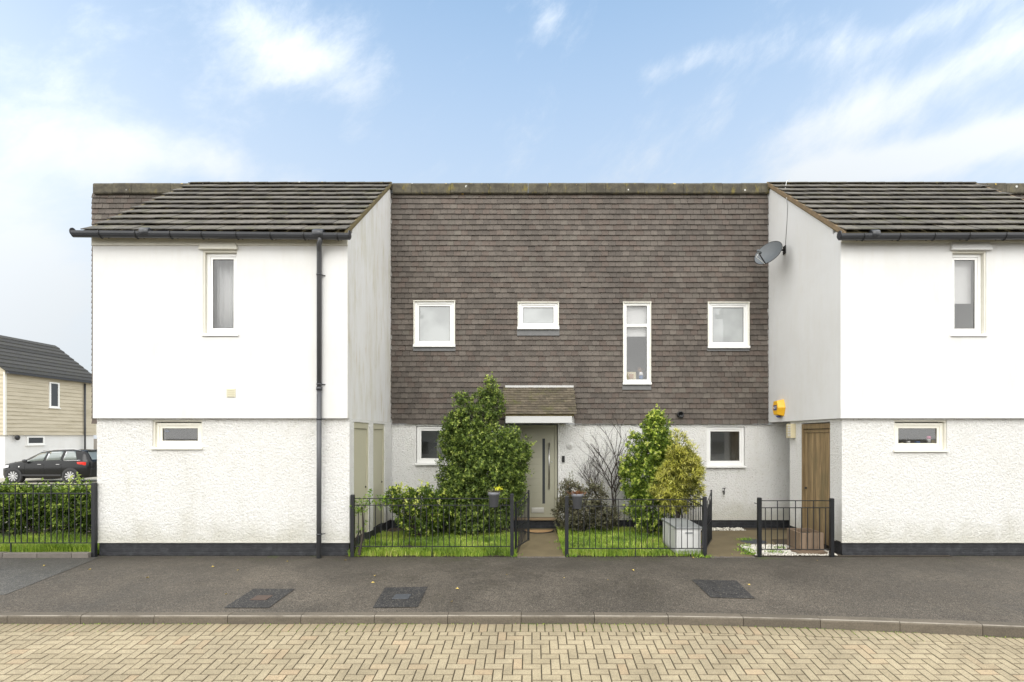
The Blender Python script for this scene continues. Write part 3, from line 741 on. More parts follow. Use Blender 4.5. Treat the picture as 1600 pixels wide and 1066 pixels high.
# windows of the left wing
window(left, wu[0]+.03, wu[1]-.005, wu[2]+.05, wu[3]-.04, YF+.07, vent=False, room='interior', sillext=.04)
MB().box(wu[0]+.002, wu[0]+.028, YF+.01, YF+.15, wu[2]+.03, wu[3]-.002).box(wu[0]+.03, wu[1]-.002, YF+.01, YF+.15, wu[3]-.036, wu[3]-.002).build('window_reveal', M['trim'], left)
hood = MB().hexa([(wu[0]-.055,YF-.06,wu[3]+.005),(wu[1]+.03,YF-.06,wu[3]+.005),(wu[1]+.03,YF-.001,wu[3]+.005),(wu[0]-.055,YF-.001,wu[3]+.005),
             (wu[0]+.0,YF-.02,wu[3]+.21),(wu[1]-.03,YF-.02,wu[3]+.21),(wu[1]-.03,YF-.001,wu[3]+.21),(wu[0]+.0,YF-.001,wu[3]+.21)]).build('window_hood', M['trim'], left, .004)
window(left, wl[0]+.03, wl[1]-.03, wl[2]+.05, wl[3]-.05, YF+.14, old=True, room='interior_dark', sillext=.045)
frame_mb(wl[0]+.001, wl[1]-.001, wl[2]+.004, wl[3]-.001, YF+.10, YF+.22, .028).build('window_reveal', M['trim'], left)
# air brick
v = MB().box(fx(354.5), fx(368), YF-.012, YF+.01, fz(621), fz(607.5)).build('air_vent', M['yellow_vent'], left, .003)
for k in range(4): bxo('vent_louvre', M['yellow_vent'], v, fx(356), fx(366.5), YF-.02, YF-.010, fz(619)+k*.034, fz(619)+k*.034+.014)
# roof
rf = MB().prism([(XL0-.04,YF-.13,roofz(YF-.13)-.012),(XL0-.04,YB-.03,roofz(YB-.03)-.012),(XL0-.04,YB-.03,roofz(YB-.03)-.10),(XL0-.04,YF-.13,roofz(YF-.13)-.10)], (XL1-XL0+.05,0,0)).build('roof', M['verge_moss'], left)
roof_tiles(rf, XL0-.05, XL1+.035, YF-.17, YB-.06, .365, .30, M['roof_tile'], True, 5)
for X in (XL1+.004, XL0-.045):
    MB().prism([(X,YF-.16,roofz(YF-.16)+.030),(X,YB-.05,roofz(YB-.05)+.030),(X,YB-.05,roofz(YB-.05)-.035),(X,YF-.16,roofz(YF-.16)-.035)], (.035,0,0)).build('verge', M['verge_moss'], rf)
x = XL0-.05
while x < XL1:
    b = min(x+.45, XL1+.035); MB().lathe((x, YB-.09, ZR-.075), [(.085,0),(.09,.45 if b-x > .44 else b-x)], 12, 'x').build('ridge_tile', M['coping'], rf); x += .452
bxo('fascia', M['trim'], left, XL0+.0, XL1+.01, YF-.03, YF-.002, roofz(YF-.15)-.19, roofz(YF-.15)-.04)
gz = fz(362, FPX/(YF-.2))
go = gutter(left, fx(114, 88.5), fx(546, 88.5), gz, YF-.20, [fx(p, 88.5) for p in (158, 214, 268, 317, 371, 424, 476, 528)], [(fx(228,88.5), .16), (fx(498,88.5), .19)], .045)
dp = MB(); px = fx(495.5, 88)
dp.tube([(fx(500,88.5),YF-.2,gz-.08),(fx(500,88.5),YF-.2,gz-.17),(fx(499,88),YF-.17,gz-.21),(px+.01,YF-.085,gz-.28),(px,YF-.06,gz-.33),(px,YF-.06,ZO+.55)], [.043]*6, 14)
dn = dp.build('downpipe', M['pipe'], left)
MB().tube([(px,YF-.06,ZO+.56),(px,YF-.06,ZO+.50)], .052, 14).build('pipe_socket', M['gutter'], dn)
MB().tube([(px,YF-.06,ZO+.52),(px-.005,YF-.06,G)], .043, 14).build('pipe_section', M['pipe'], dn)
MB().tube([(fx(500,88.5),YF-.2,gz-.05),(fx(500,88.5),YF-.2,gz-.11)], [.06,.045], 14).build('outlet', M['gutter'], dn)
for z in (gz-.72, fz(601), fz(834), fz(655)):
    MB().tube([(px,YF-.06,z-.014),(px,YF-.06,z+.014)], .050, 14).tube([(px+.03,YF-.05,z),(px+.085,YF-.001,z-.0)], .010, 6).build('pipe_bracket', M['gutter'], dn)
# the tile hung block behind the left wing
XT0 = fx(145, SB)
bk = wall(XT0+.03, XL1-.25, ZO+.0, 7.86, YB, .25); bk.build('back_wall', M['tile'], left)
tile_wall(left, XT0, XL0+4.6, ZO-.03, 7.86, YB, [(XL0+.3, XL1-.3, 2.3, 7.0)], None, 11)
te = MB()
for r in range(43): # returned tile edges on the far gable, standing proud of the corner
    z = ZO-.03+r*TG; te.hexa([(XT0-.036,YB-.0,z),(XT0-.022,YB-.0,z),(XT0-.022,YB+3,z),(XT0-.036,YB+3,z),(XT0-.012,YB,z+.155),(XT0,YB,z+.155),(XT0,YB+3,z+.155),(XT0-.012,YB+3,z+.155)])
te.build('gable_tiles', M['tile'], left, 0, 'stuff')
bxo('gable_wall', M['roughcast'], left, XT0+.0, XT0+.2, YB+.002, YB+5, ZO-.02, 7.86)
wall(XT0+.11, lowX-.24, .2, ZO+.0, YB+.04, .2).build('back_ground_wall', M['roughcast'], left)
bxo('back_plinth', M['plinth'], left, XT0+.13, XL0+.3, YB+.06, YB+.24, -.3, .199)
bxo('back_gable_ground_wall', M['roughcast'], left, XT0+.11, XT0+.3, YB+.24, YB+5, -.2, ZO-.03)
coping(left, XT0+.08, XL0+2.6, YB, 7.84, 8.10, 21)
bxo('flat_roof', M['coping'], left, XT0, XL1-.05, YB+.2, YB+5, 7.7, 7.86)

# ------------------------------------------------------------------ MIDDLE HOUSE
mid = thing('tile_hung_house', 'middle terraced house with brown hung tiles above white roughcast and a sage front door', 'house', (0, YB, G), 'houses of the terrace')
rootify(mid)
XM0, XM1 = XL1, XR0
def bw(a, b, t, c, s=SB): return (fx(a,s), fx(b,s), fz(c,s), fz(t,s))
uw = [bw(647,711.5,472,542.5), bw(809,873,474,515), bw(973,1016.5,474,601), bw(1105,1169.5,474,544.5)]
ZT0 = fz(662, SB)
wall(XM0-.2, XM1+.2, ZT0-.0, 7.86, YB, .25, uw).build('upper_wall', M['roughcast'], mid)
flash = [(fx(646,SB), fx(712,SB), fz(549,SB), fz(542,SB)), (fx(808,SB), fx(874,SB), fz(525,SB), fz(515,SB)), (fx(972,SB), fx(1017,SB), fz(609.5,SB), fz(601,SB)), (fx(1104,SB), fx(1170,SB), fz(549,SB), fz(544,SB))]
holes = [(a-.004, b+.004, c-.002, d+.012) for a, b, c, d in uw] + [(a,b,c,d+.02) for a,b,c,d in flash]
cv = (fx(789,SB)-.01, fx(896.5,SB)+.01, ZT0, 3.30)
tile_wall(mid, XM0+.012, XM1-.008, ZT0-.01, 7.86, YB, holes+[cv], (fx(715,SB), fx(968,SB), fz(470,SB), fz(305,SB)), 31)
for (a, b, c, d) in flash:
    MB().hexa([(a,YB-.045,c),(b,YB-.045,c),(b,YB-.02,c),(a,YB-.02,c),(a,YB-.030,d+.02),(b,YB-.030,d+.02),(b,YB-.01,d+.02),(a,YB-.01,d+.02)]).build('lead_flashing', M['lead'], mid)
for i, (a, b, c, d) in enumerate(uw):
    # projecting white box surround
    fr = MB().box(a, a+.022, YB-.065, YB+.10, c, d).box(b-.022, b, YB-.065, YB+.10, c, d).box(a-.008, b+.008, YB-.075, YB+.10, d-.001, d+.018).box(a+.022, b-.022, YB-.05, YB+.10, c, c+.03)
    fr.build('window_surround', M['upvc_old'], mid, .003)
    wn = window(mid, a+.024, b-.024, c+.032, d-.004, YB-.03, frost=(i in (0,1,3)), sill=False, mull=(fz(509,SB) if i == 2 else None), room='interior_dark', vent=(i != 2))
    MB().box(a-.01, b+.01, YB-.085, YB-.052, c-.008, c+.05).build('sill', M['upvc'], wn, .005)
coping(mid, XM0+.05, XM1-.02, YB, 7.84, 8.10, 41)
bxo('flat_roof', M['coping'], mid, XM0, XM1, YB+.2, YB+5, 7.7, 7.86)
MB().lathe((fx(787,FPX/14), 14.0, 7.8), [(.05,0),(.05,.46),(.08,.47),(.08,.55),(.03,.58)], 12).build('vent_cowl', M['lead'], mid)
# ground floor
gw = [bw(650,714,666,727), bw(1104,1164.5,667,731)]
door = (fx(789,SB), fx(872,SB), fz(811,SB), ZT0-.01)
wall(XM0-.2, XM1+2.2, fz(813,SB), ZT0-.012, YB+.02, .22, [gw[0], gw[1], (door[0], door[1], -.2, ZT0)]).build('ground_wall', M['roughcast'], mid)
bxo('plinth', M['plinth'], mid, XM0-.2, XM1+2.2, YB+.045, YB+.23, -.3, fz(813,SB)-.001)
bxo('plinth', M['plinth'], mid, door[0]-.1, door[1]+.1, YB+.028, YB+.044, -.3, door[2]-.04)
window(mid, gw[0][0]+.012, gw[0][1]-.012, gw[0][2]+.045, gw[0][3]-.01, YB+.05, room='interior', sillext=.03)
window(mid, gw[1][0]+.012, gw[1][1]-.012, gw[1][2]+.045, gw[1][3]-.01, YB+.05, room='interior', sillext=.03)
bxo('passage_back_wall', M['roughcast'], mid, XM1+.2, XM1+2.2, YB+.02, YB+.24, ZT0-.012, ZO+.05)
# front door with its side light
DX0, DX1, DZ0, DZ1 = fx(812,SB), fx(871,SB), door[2]+.02, ZT0-.03
fd = MB().box(DX0, DX0+.06, YB+.06, YB+.16, DZ0, DZ1).box(DX1-.06, DX1, YB+.06, YB+.16, DZ0, DZ1).box(DX0+.06, DX1-.06, YB+.06, YB+.16, DZ1-.07, DZ1).build('front_door', M['door'], mid, .005)
bxo('threshold', M['threshold'], fd, door[0]-.02, DX1+.02, YB-.03, YB+.18, DZ0-.05, DZ0-.002, bevel=.004)
LX0, LX1, LZ0, LZ1 = DX0+.063, DX1-.063, DZ0+.008, DZ1-.073
gx0, gx1, gz0, gz1_ = fx(847.5,SB), fx(851.8,SB), fz(788,SB), fz(685.5,SB)
lf = wall(LX0, LX1, LZ0, LZ1, YB+.085, .045, [(gx0, gx1, gz0, gz1_)]).build('door_leaf', M['door'], fd)
for k in range(9):   # moulded horizontal grooves read as proud panels between them
    z = fz(694,SB) - k*.168; MB().box(LX0+.07, gx0-.03, YB+.078, YB+.0865, z-.158, z).build('door_panel', M['door'], fd, .003)
MB().box(gx0, gx1, YB+.10, YB+.106, gz0, gz1_).build('door_pane', M['glass_dark'], fd)
bxo('letterbox', M['letter'], fd, fx(830.5,SB), fx(850,SB), YB+.068, YB+.086, fz(802,SB), fz(794,SB), bevel=.004)
bxo('letter_flap', M['letter'], fd, fx(832.5,SB), fx(848,SB), YB+.062, YB+.069, fz(800.5,SB), fz(795.5,SB), bevel=.002)
hx = fx(858,SB); hm = MB().tube([(hx,YB+.03,fz(764,SB)),(hx,YB+.03,fz(692,SB))], .016, 12)
for p in (700, 757): hm.tube([(hx,YB+.03,fz(p,SB)),(hx,YB+.087,fz(p,SB))], .010, 8)
hm.build('pull_handle', M['steel'], fd)
MB().lathe((fx(862.5,SB), YB+.075, fz(722,SB)), [(.018,0),(.018,.012)], 12, 'y').build('lock', M['steel'], fd)
sl = frame_mb(door[0]+.004, DX0-.003, DZ0, DZ1, YB+.07, YB+.15, .045).build('side_light', M['door'], mid, .004)
MB().box(door[0]+.045, DX0-.044, YB+.11, YB+.116, DZ0+.04, DZ1-.04).build('pane', M['frost'], sl)
bxo('hall_wall', M['interior_dark'], mid, door[0]-.2, door[1]+.2, YB+.26, YB+.3, 0, ZT0)
# canopy over the door
cb, ct_ = 2.605, 3.30; cy0, cy1 = 11.50, YB-.03
can = MB().hexa([(fx(786,71.2),cy0+.06,2.59),(fx(897,71.2),cy0+.06,2.59),(fx(895,SB),cy1+.02,2.59),(fx(790,SB),cy1+.02,2.59),
                 (fx(786,71.2),cy0+.06,2.63),(fx(897,71.2),cy0+.06,2.63),(fx(895,SB),cy1+.02,ct_-.05),(fx(790,SB),cy1+.02,ct_-.05)]).build('door_canopy', M['verge_moss'], mid)
cs_ = (ct_-cb)/(cy1-cy0); nrow = 12; tl = MB(); rnd = random.Random(8)
for r in range(nrow):
    ya = cy0 + (cy1-cy0)*r/nrow; yb_ = ya + (cy1-cy0)/nrow*1.35; off = (r%2)*.0825; xa = -.68-off
    f = lambda y: cb + (min(y,cy1)-cy0)*cs_
    while xa < .98:
        a, b = max(xa,-.68), min(xa+.161,.98); xa += .165; j = rnd.uniform(-.003,.003)
        if b-a > .03: tl.hexa([(a,ya,f(ya)+.032+j),(b,ya,f(ya)+.032+j),(b,yb_,f(yb_)+.004),(a,yb_,f(yb_)+.004),(a,ya,f(ya)+.043+j),(b,ya,f(ya)+.043+j),(b,yb_,f(yb_)+.016),(a,yb_,f(yb_)+.016)])
tl.build('canopy_tiles', M['canopy_tile'], can, 0, 'stuff')
MB().box(fx(789.5,SB), fx(896,SB), YB-.075, YB-.02, 3.285, 3.34).build('canopy_flashing', M['fascia'], can, .006)
MB().box(fx(790,71), fx(894,71), cy0+.03, cy0+.055, fz(661,71), fz(650.5,71)).build('fascia', M['fascia'], can, .003)
bxo('canopy_ceiling', M['fascia'], can, fx(791,71), fx(893,71), cy0+.056, YB+.018, 2.46, 2.5)
bxo('canopy_cheek', M['fascia'], can, fx(790.5,71), fx(790.5,71)+.02, cy0+.056, YB-.05, 2.501, 2.588)
bxo('canopy_cheek', M['fascia'], can, fx(893.5,71)-.02, fx(893.5,71), cy0+.056, YB-.05, 2.501, 2.588)
# round vent pipe through the tiles
MB().lathe((fx(1062,SB), YB-.10, fz(648,SB)), [(.0,.05),(.05,.045),(.055,.0),(.075,.0),(.078,.02),(.078,.1)], 20, 'y').build('vent_outlet', M['black'], mid)
bxo('video_doorbell', M['black'], mid, fx(878,SB), fx(882.3,SB), YB-.012, YB+.02, fz(722.5,SB), fz(712.5,SB), bevel=.006)
# patched disc and trowelled strip in the roughcast
MB().lathe((fx(890.5,SB), YB+.006, fz(697,SB)), [(.0,.0),(.075,.002),(.085,.014)], 20, 'y').build('plaster_patch', M['roughcast'], mid)
tap = MB().tube([(fx(1130,SB),YB+.02,fz(768,SB)),(fx(1130,SB),YB-.07,fz(768,SB)),(fx(1129,SB),YB-.09,fz(771,SB)-.02)], .016, 10)
tap.tube([(fx(1130,SB),YB-.05,fz(768,SB)),(fx(1131,SB),YB-.05,fz(763,SB))], .01, 8).tube([(fx(1130,SB)-.035,YB-.05,fz(763,SB)),(fx(1131,SB)+.035,YB-.05,fz(763,SB)+.01)], .008, 8)
tap.build('outside_tap', M['black'], mid)

# ------------------------------------------------------------------ RIGHT WING HOUSE
right = thing('wing_house', 'white rendered house wing right of the tile hung front, bearing the satellite dish', 'house', (XR1, YF, G), 'houses of the terrace')
rootify(right)
ru = (fx(1488), fx(1541), fz(526.5), fz(392)); rl = (fx(1397,85.9), fx(1480,85.9), fz(707,85.9), ZO-.03)
wall(XR0, XR1, ZO, roofz(YF+.02)-.02, YF, .25, [ru]).build('upper_wall', M['render'], right)
sidewall(XR0, .25, YF+.25, YB+.1, ZO, roofz(YF), roofline=lambda y: roofz(y)-.02).build('side_wall', M['render'], right)
sidewall(XR1, -.25, YF+.25, YB+.1, ZO, roofz(YF), roofline=lambda y: roofz(y)-.02).build('side_wall', M['render'], right)
bxo('soffit', M['render'], right, XR0+.25, XR1-.25, YF+.25, YB, ZO+.004, ZO+.1)
RX = 5.63
wall(RX, XR1-.01, .225, ZO-.002, YF+.08, .22, [rl]).build('ground_wall', M['roughcast'], right)
gd = (9.93, 11.0, .0, 2.40); YE = 11.48
sidewall(RX, .22, YF+.30, YE, .20, ZO-.002, [(gd[0],gd[1],.0,2.42)]).build('ground_side_wall', M['roughcast'], right)
bxo('bellcast', M['roughcast'], right, RX-.012, XR1, YF+.065, YF+.085, .212, .235)
MB().box(RX+.02, XR1-.03, YF+.105, YF+.3, -.3, .224).box(RX+.02, RX+.2, YF+.3, gd[0], -.3, .199).box(RX+.02, RX+.2, gd[1], YE-.01, -.3, .199).build('plinth', M['plinth'], right)
bxo('passage_end_wall', M['roughcast'], right, XM1+2.0, XM1+2.2, YE-.2, YB+.02, -.2, ZO)
bxo('passage_wall', M['roughcast'], right, RX+.22, XM1+2.0, YE-.22, YE-.02, -.2, ZO-.002)
gt = MB().box(RX+.01, RX+.12, gd[0], gd[0]+.05, .02, 2.40).box(RX+.01, RX+.12, gd[1]-.05, gd[1], .02, 2.40).box(RX+.01, RX+.12, gd[0]+.05, gd[1]-.05, 2.30, 2.40).build('side_door', M['wood'], right, .004)
gt['label'] = 'weathered boarded wooden door'
nb = 9; wbd = (gd[1]-gd[0]-.11)/nb
for k in range(nb): MB().box(RX+.05, RX+.075, gd[0]+.055+k*wbd+.003, gd[0]+.055+(k+1)*wbd-.003, .05, 2.22).build('board', M['wood'], gt, .003)
MB().box(RX+.035, RX+.06, gd[0]+.055, gd[1]-.055, 2.222, 2.288).build('rail', M['wood'], gt, .003)
MB().lathe((RX+.02, gd[1]-.12, 1.08), [(.02,0),(.02,.03)], 10, 'x').build('latch', M['black'], gt)
window(right, ru[0]+.005, ru[1]-.035, ru[2]+.05, ru[3]-.04, YF+.07, vent=False, room='interior', sillext=.04)
MB().box(ru[1]-.032, ru[1]-.002, YF+.01, YF+.15, ru[2]+.03, ru[3]-.002).box(ru[0]+.002, ru[1]-.034, YF+.01, YF+.15, ru[3]-.036, ru[3]-.002).build('window_reveal', M['trim'], right)
MB().hexa([(ru[0]-.05,YF-.06,ru[3]+.0),(ru[1]+.08,YF-.06,ru[3]),(ru[1]+.08,YF-.001,ru[3]),(ru[0]-.05,YF-.001,ru[3]),
           (ru[0]-.03,YF-.02,ru[3]+.20),(ru[1]+.04,YF-.02,ru[3]+.20),(ru[1]+.04,YF-.001,ru[3]+.20),(ru[0]-.03,YF-.001,ru[3]+.20)]).build('window_hood', M['render'], right, .004)
window(right, rl[0]+.03, rl[1]-.03, rl[2]+.05, rl[3]-.05, YF+.14, old=True, room='interior_dark', sillext=.045)
frame_mb(rl[0]+.001, rl[1]-.001, rl[2]+.004, rl[3]-.001, YF+.10, YF+.22, .028).build('window_reveal', M['trim'], right)
rr = MB().prism([(XR0-.01,YF-.13,roofz(YF-.13)-.012),(XR0-.01,YB-.03,roofz(YB-.03)-.012),(XR0-.01,YB-.03,roofz(YB-.03)-.10),(XR0-.01,YF-.13,roofz(YF-.13)-.10)], (XR1-XR0+.05,0,0)).build('roof', M['verge_moss'], right)
roof_tiles(rr, XR0-.035, XR1+.05, YF-.17, YB-.06, .365, .30, M['roof_tile'], True, 15)
for X in (XR0-.045, XR1+.01):
    MB().prism([(X,YF-.17,roofz(YF-.17)+.032),(X,YB-.03,roofz(YB-.03)+.032),(X,YB-.03,roofz(YB-.03)-.06),(X,YF-.17,roofz(YF-.17)-.06)], (.045,0,0)).build('verge', M['verge'], rr)
x = XR0-.04
while x < XR1:
    b = min(x+.45, XR1+.04); MB().lathe((x, YB-.09, ZR-.075), [(.085,0),(.09,b-x)], 12, 'x').build('ridge_tile', M['coping'], rr); x += .452
bxo('fascia', M['trim'], right, XR0-.0, XR1+.0, YF-.03, YF-.002, roofz(YF-.15)-.13, roofz(YF-.15)-.03)
gutter(right, fx(1312, 88.5), XR1+.1, fz(366.5, 88.5), YF-.20, [fx(p, 88.5) for p in (1348, 1404, 1458, 1512, 1569, 1625)], [(fx(1366,88.5), .14)], -.02)
tile_wall(right, 9.4, 13.0, 6.4, 7.86, YB, (), None, 51)
wall(9.3, 13.0, 0, 7.86, YB, .2).build('back_wall', M['roughcast'], right)
coping(right, XM1-.02+4.2, 13.0, YB, 7.84, 8.10, 61)
bxo('flat_roof', M['coping'], right, XM1, 13, YB+.2, YB+5, 7.7, 7.86)

# ------------------------------------------------------------------ things hanging on and standing in the windows
def blind(name, label, cat, x0, x1, z0, z1, y, mat, wavy=0.):
    m = MB(); n = 40 if wavy else 1; b = []
    for k in range(n+1):
        u = k/n; yy = y + (wavy*math.sin(u*34+1.5*math.sin(u*9)) if wavy else 0)
        m.v += [(x0+(x1-x0)*u, yy, z0), (x0+(x1-x0)*u, yy+(.02*math.sin(u*5) if wavy else 0), z1)]
    for k in range(n): m.f.append((2*k, 2*k+2, 2*k+3, 2*k+1)); m.sm.append(bool(wavy))
    o = m.build(name, mat); md = o.modifiers.new('thickness', 'SOLIDIFY'); md.thickness = .002
    tag(o, label, cat); return o
blind('net_curtain', 'white net curtain filling the tall upper window of the left wing', 'curtain', wu[0]+.08, wu[1]-.06, wu[2]+.05, wu[3]-.05, YF+.30, M['net'], .018)
blind('roller_blind', 'white roller blind half lowered in the tall upper window of the right wing', 'blind', ru[0]+.06, ru[1]-.09, fz(470), ru[3]-.05, YF+.22, M['blind'])
blind('roller_blind', 'short white roller blind at the top of the tall narrow window above the canopy', 'blind', uw[2][0]+.05, uw[2][1]-.05, fz(525,SB), uw[2][3]-.03, YB+.09, M['blind'])
c1 = blind('curtain', 'pale grey curtain seen through the ground floor window beside the big shrub', 'curtain', gw[0][0]+.42, gw[0][1]-.05, gw[0][2]+.1, gw[0][3]-.02, YB+.45, M['interior'], .03)
# sill ornaments
z = uw[2][2]+.10
pf = MB().box(fx(980,SB)+.0, fx(995,SB), YB+.10, YB+.115, z, z+.21).build('picture_frame', M['cream'], None, .003); tag(pf, 'small cream picture frame standing on the tall narrow window sill', 'picture frame')
bxo('picture', M['skin_tone'], pf, fx(984,SB), fx(991,SB), YB+.095, YB+.099, z+.05, z+.16)
vs = MB().lathe((fx(1003.5,SB), YB+.14, z), [(.045,0),(.05,.06),(.05,.125)], 16).build('vase', M['blue']); tag(vs, 'blue and white vase of dried flowers beside the cream picture frame', 'vase')
MB().lathe((fx(1003.5,SB), YB+.14, z+.1255), [(.05,0),(.048,.06),(.03,.085)], 16).build('vase_neck', M['white'], vs)
df = MB(); rnd = random.Random(3)
for k in range(10):
    a = Vector((fx(1003.5,SB), YB+.14, z+.2)); b = a+Vector((rnd.uniform(-.07,.05), rnd.uniform(-.03,.03), rnd.uniform(.03,.12))); df.tube([a, b], .003, 5); df.lathe(tuple(b), [(.0,-.012),(.014,0),(0,.012)], 6)
df.build('dried_flowers', M['skin_tone'], vs)
z = rl[2]+.13; s85 = 84.5
def pot_thing(px, r, h, mat, name, label, cat, z=z, y=YF+.27): o = MB().lathe((fx(px,s85), y, z), [(r*.85,0),(r,h*.8),(r,h)], 14).build(name, M[mat]); return tag(o, label, cat)
pot_thing(1411, .025, .05, 'cream', 'jar', 'smallest cream jar at the left of the low window on the right wing', 'jar')
pot_thing(1421, .034, .075, 'store', 'jar', 'white lidded jar second from left behind the right wing low window', 'jar')
pot_thing(1435.5, .045, .07, 'blue', 'bowl', 'blue bowl in the middle of the right wing low window', 'bowl')
bt = pot_thing(1453.5, .034, .11, 'store', 'bottle', 'white bottle with pink cap behind the right wing low window', 'bottle'); MB().lathe((fx(1453.5,s85), YF+.27, z+.111), [(.034,0),(.034,.045),(.02,.055)], 14).build('cap', M['pink'], bt)
pot_thing(1461.5, .05, .085, 'cream', 'tub', 'cream tub with lid at the right of the right wing low window', 'tub')
z2 = wl[2]+.12
o = MB().lathe((fx(251,s85), YF+.27, z2), [(.04,0),(.07,.05),(.05,.12),(.055,.16),(.03,.2)], 14).build('ornament', M['store']); tag(o, 'white rounded ornament with blue top behind the left wing low window', 'ornament')
MB().lathe((fx(259,s85), YF+.27, z2+.20), [(.0,0),(.05,.01),(.045,.03),(0,.05)], 12).build('ornament_top', M['blue'], o)

# ------------------------------------------------------------------ fittings on the right wing's side wall
al = thing('alarm_box', 'yellow hexagonal burglar alarm box with navy label on the white side wall', 'alarm box')
by, bz = 11.70, fz(637.5, 70.1)
def hexpts(X, w_, h_, cz=0): return [(X, by+u*w_, bz+v_*h_+cz) for u, v_ in ((-.55,1),(.55,1),(1,0),(.6,-1),(-.6,-1),(-1,0))]
m = MB(); A = hexpts(XR0-.002, .18, .185); B = hexpts(XR0-.15, .135, .15)
b = len(m.v); m.v += A+B
for i in range(6): j = (i+1) % 6; m.f.append((i, j, 6+j, 6+i)); m.sm.append(False)
m.f.append(tuple(range(6,12))); m.sm.append(False)
o = m.build('housing', M['yellow'], al, .006)
recalc(o)
MB().box(XR0-.154, XR0-.1505, by-.075, by+.075, bz-.055, bz+.06).build('label', M['navy'], al)
MB().lathe((XR0-.075, by, bz-.215), [(.03,0),(.06,.035)], 12).build('strobe', M['navy'], al)
def text(body, size, mat, parent, loc, rot, name='lettering'):
    cu = bpy.data.curves.new(name, 'FONT'); cu.body = body; cu.size = size; cu.extrude = .0008; cu.align_x = 'CENTER'; cu.align_y = 'CENTER'
    tmp = bpy.data.objects.new('tmp', cu); COL.objects.link(tmp); dg = bpy.context.evaluated_depsgraph_get()
    me = bpy.data.meshes.new_from_object(tmp.evaluated_get(dg)); bpy.data.objects.remove(tmp)
    o = link(me, name, mat, parent); o.location = loc; o.rotation_euler = rot; return o
text('ADT', .078, M['white'], al, (XR0-.156, by, bz+.002), (R(90), 0, R(-90)))
# louvred bulkhead lamp
lp = thing('bulkhead_lamp', 'beige louvred outdoor wall lamp beside the wooden side door', 'lamp')
ly0, ly1, lz0, lz1 = 11.22, 11.42, fz(684.5,72), fz(662.5,72)
MB().box(RX-.02, RX-.001, ly0, ly1, lz0, lz1).box(RX-.105, RX-.02, ly0, ly0+.02, lz0, lz1).box(RX-.105,RX-.02,ly1-.02,ly1,lz0,lz1).box(RX-.105,RX-.02,ly0+.02,ly1-.02,lz1-.02,lz1).box(RX-.105,RX-.02,ly0+.02,ly1-.02,lz0,lz0+.02).build('lamp_case', M['cream'], lp, .004)
bxo('diffuser', M['white'], lp, RX-.09, RX-.021, ly0+.021, ly1-.021, lz0+.021, lz1-.021)
for k in range(5): bxo('louvre', M['cream'], lp, RX-.115, RX-.092, ly0+.004, ly1-.004, lz0+.03+k*.054, lz0+.044+k*.054)
# satellite dish
ds = thing('satellite_dish', 'grey oval satellite dish on a wall bracket under the right wing roof', 'satellite dish')
n = Vector((-.73, -.526, .41)).normalized(); cU = Vector((0,0,1)); a1 = n.cross(cU).normalized(); a2 = a1.cross(n).normalized()
C0 = Vector(((1200-832)/72.0, FPX/72.0, H+286/72.0))
m = MB(); rings = 7; seg = 32; ra, rb = .31, .285
for side in (0, 1):
    b = len(m.v); m.v.append(tuple(C0 - n*(.075 + side*.006)))
    for k in range(1, rings+1):
        q = k/rings
        for s_ in range(seg):
            th = 2*math.pi*s_/seg; m.v.append(tuple(C0 + a1*ra*q*math.cos(th) + a2*rb*q*math.sin(th) - n*(.075*(1-q*q) + side*.006)))
    for s_ in range(seg):
        f = (b, b+1+s_, b+1+(s_+1)%seg); m.f.append(f if side == 0 else f[::-1]); m.sm.append(True)
    for k in range(rings-1):
        for s_ in range(seg):
            s2 = (s_+1) % seg; f = (b+1+k*seg+s_, b+1+(k+1)*seg+s_, b+1+(k+1)*seg+s2, b+1+k*seg+s2); m.f.append(f if side == 0 else f[::-1]); m.sm.append(True)
m.build('reflector', M['dish'], ds)
rim = [C0 + a1*ra*math.cos(2*math.pi*k/32) + a2*rb*math.sin(2*math.pi*k/32) - n*.004 for k in range(33)]
MB().tube(rim, .007, 6, False).build('rim', M['black'], ds)
base = C0 - a2*rb*.95 ; lnb = C0 + n*.30 - a2*.19
MB().tube([base - n*.02, base + n*.02, lnb - a2*.03], .013, 8).build('arm', M['black'], ds)
MB().tube([lnb - n*(-.05) , lnb - n*.06], [.022,.034], 12).tube([lnb+a2*.0, lnb - a2*.05], .02, 10).build('receiver', M['dish'], ds)
wb = Vector((XR0-.005, 11.56, fz(391,70.9)))
MB().tube([C0 - n*.08, C0 - n*.16, wb + Vector((-.10,0,.0)), wb], [.03,.028,.02,.02], 10).build('bracket', M['black'], ds)
MB().box(XR0-.02, XR0-.001, 11.50, 11.62, wb.z-.09, wb.z+.09).build('wall_plate', M['black'], ds, .004)
MB().tube([lnb - a2*.05, lnb - a2*.13 + a1*.03, base - a2*.03 + n*.03, base - n*.03], .006, 6).build('cable_loop', M['cable'], ds)
# aerial cables on the wall
ca = MB().tube([(XR0+.42,12.2,8.12),(XR0+.30,12.1,8.03),(XR0+.05,11.7,7.55),(XR0-.06,11.35,7.29)], .007, 6).build('aerial_cable', M['cable']); tag(ca, 'loose white cable looping over the right wing roof edge', 'cable')
cb2 = MB().tube([(XR0-.06,11.35,7.29),(XR0-.012,11.42,7.15),(XR0-.010,11.44,6.9),(XR0-.008,11.52,wb.z+.1)], .005, 6).build('aerial_cable', M['cable_grey']); tag(cb2, 'thin grey cable running down the white wall to the satellite dish', 'cable')

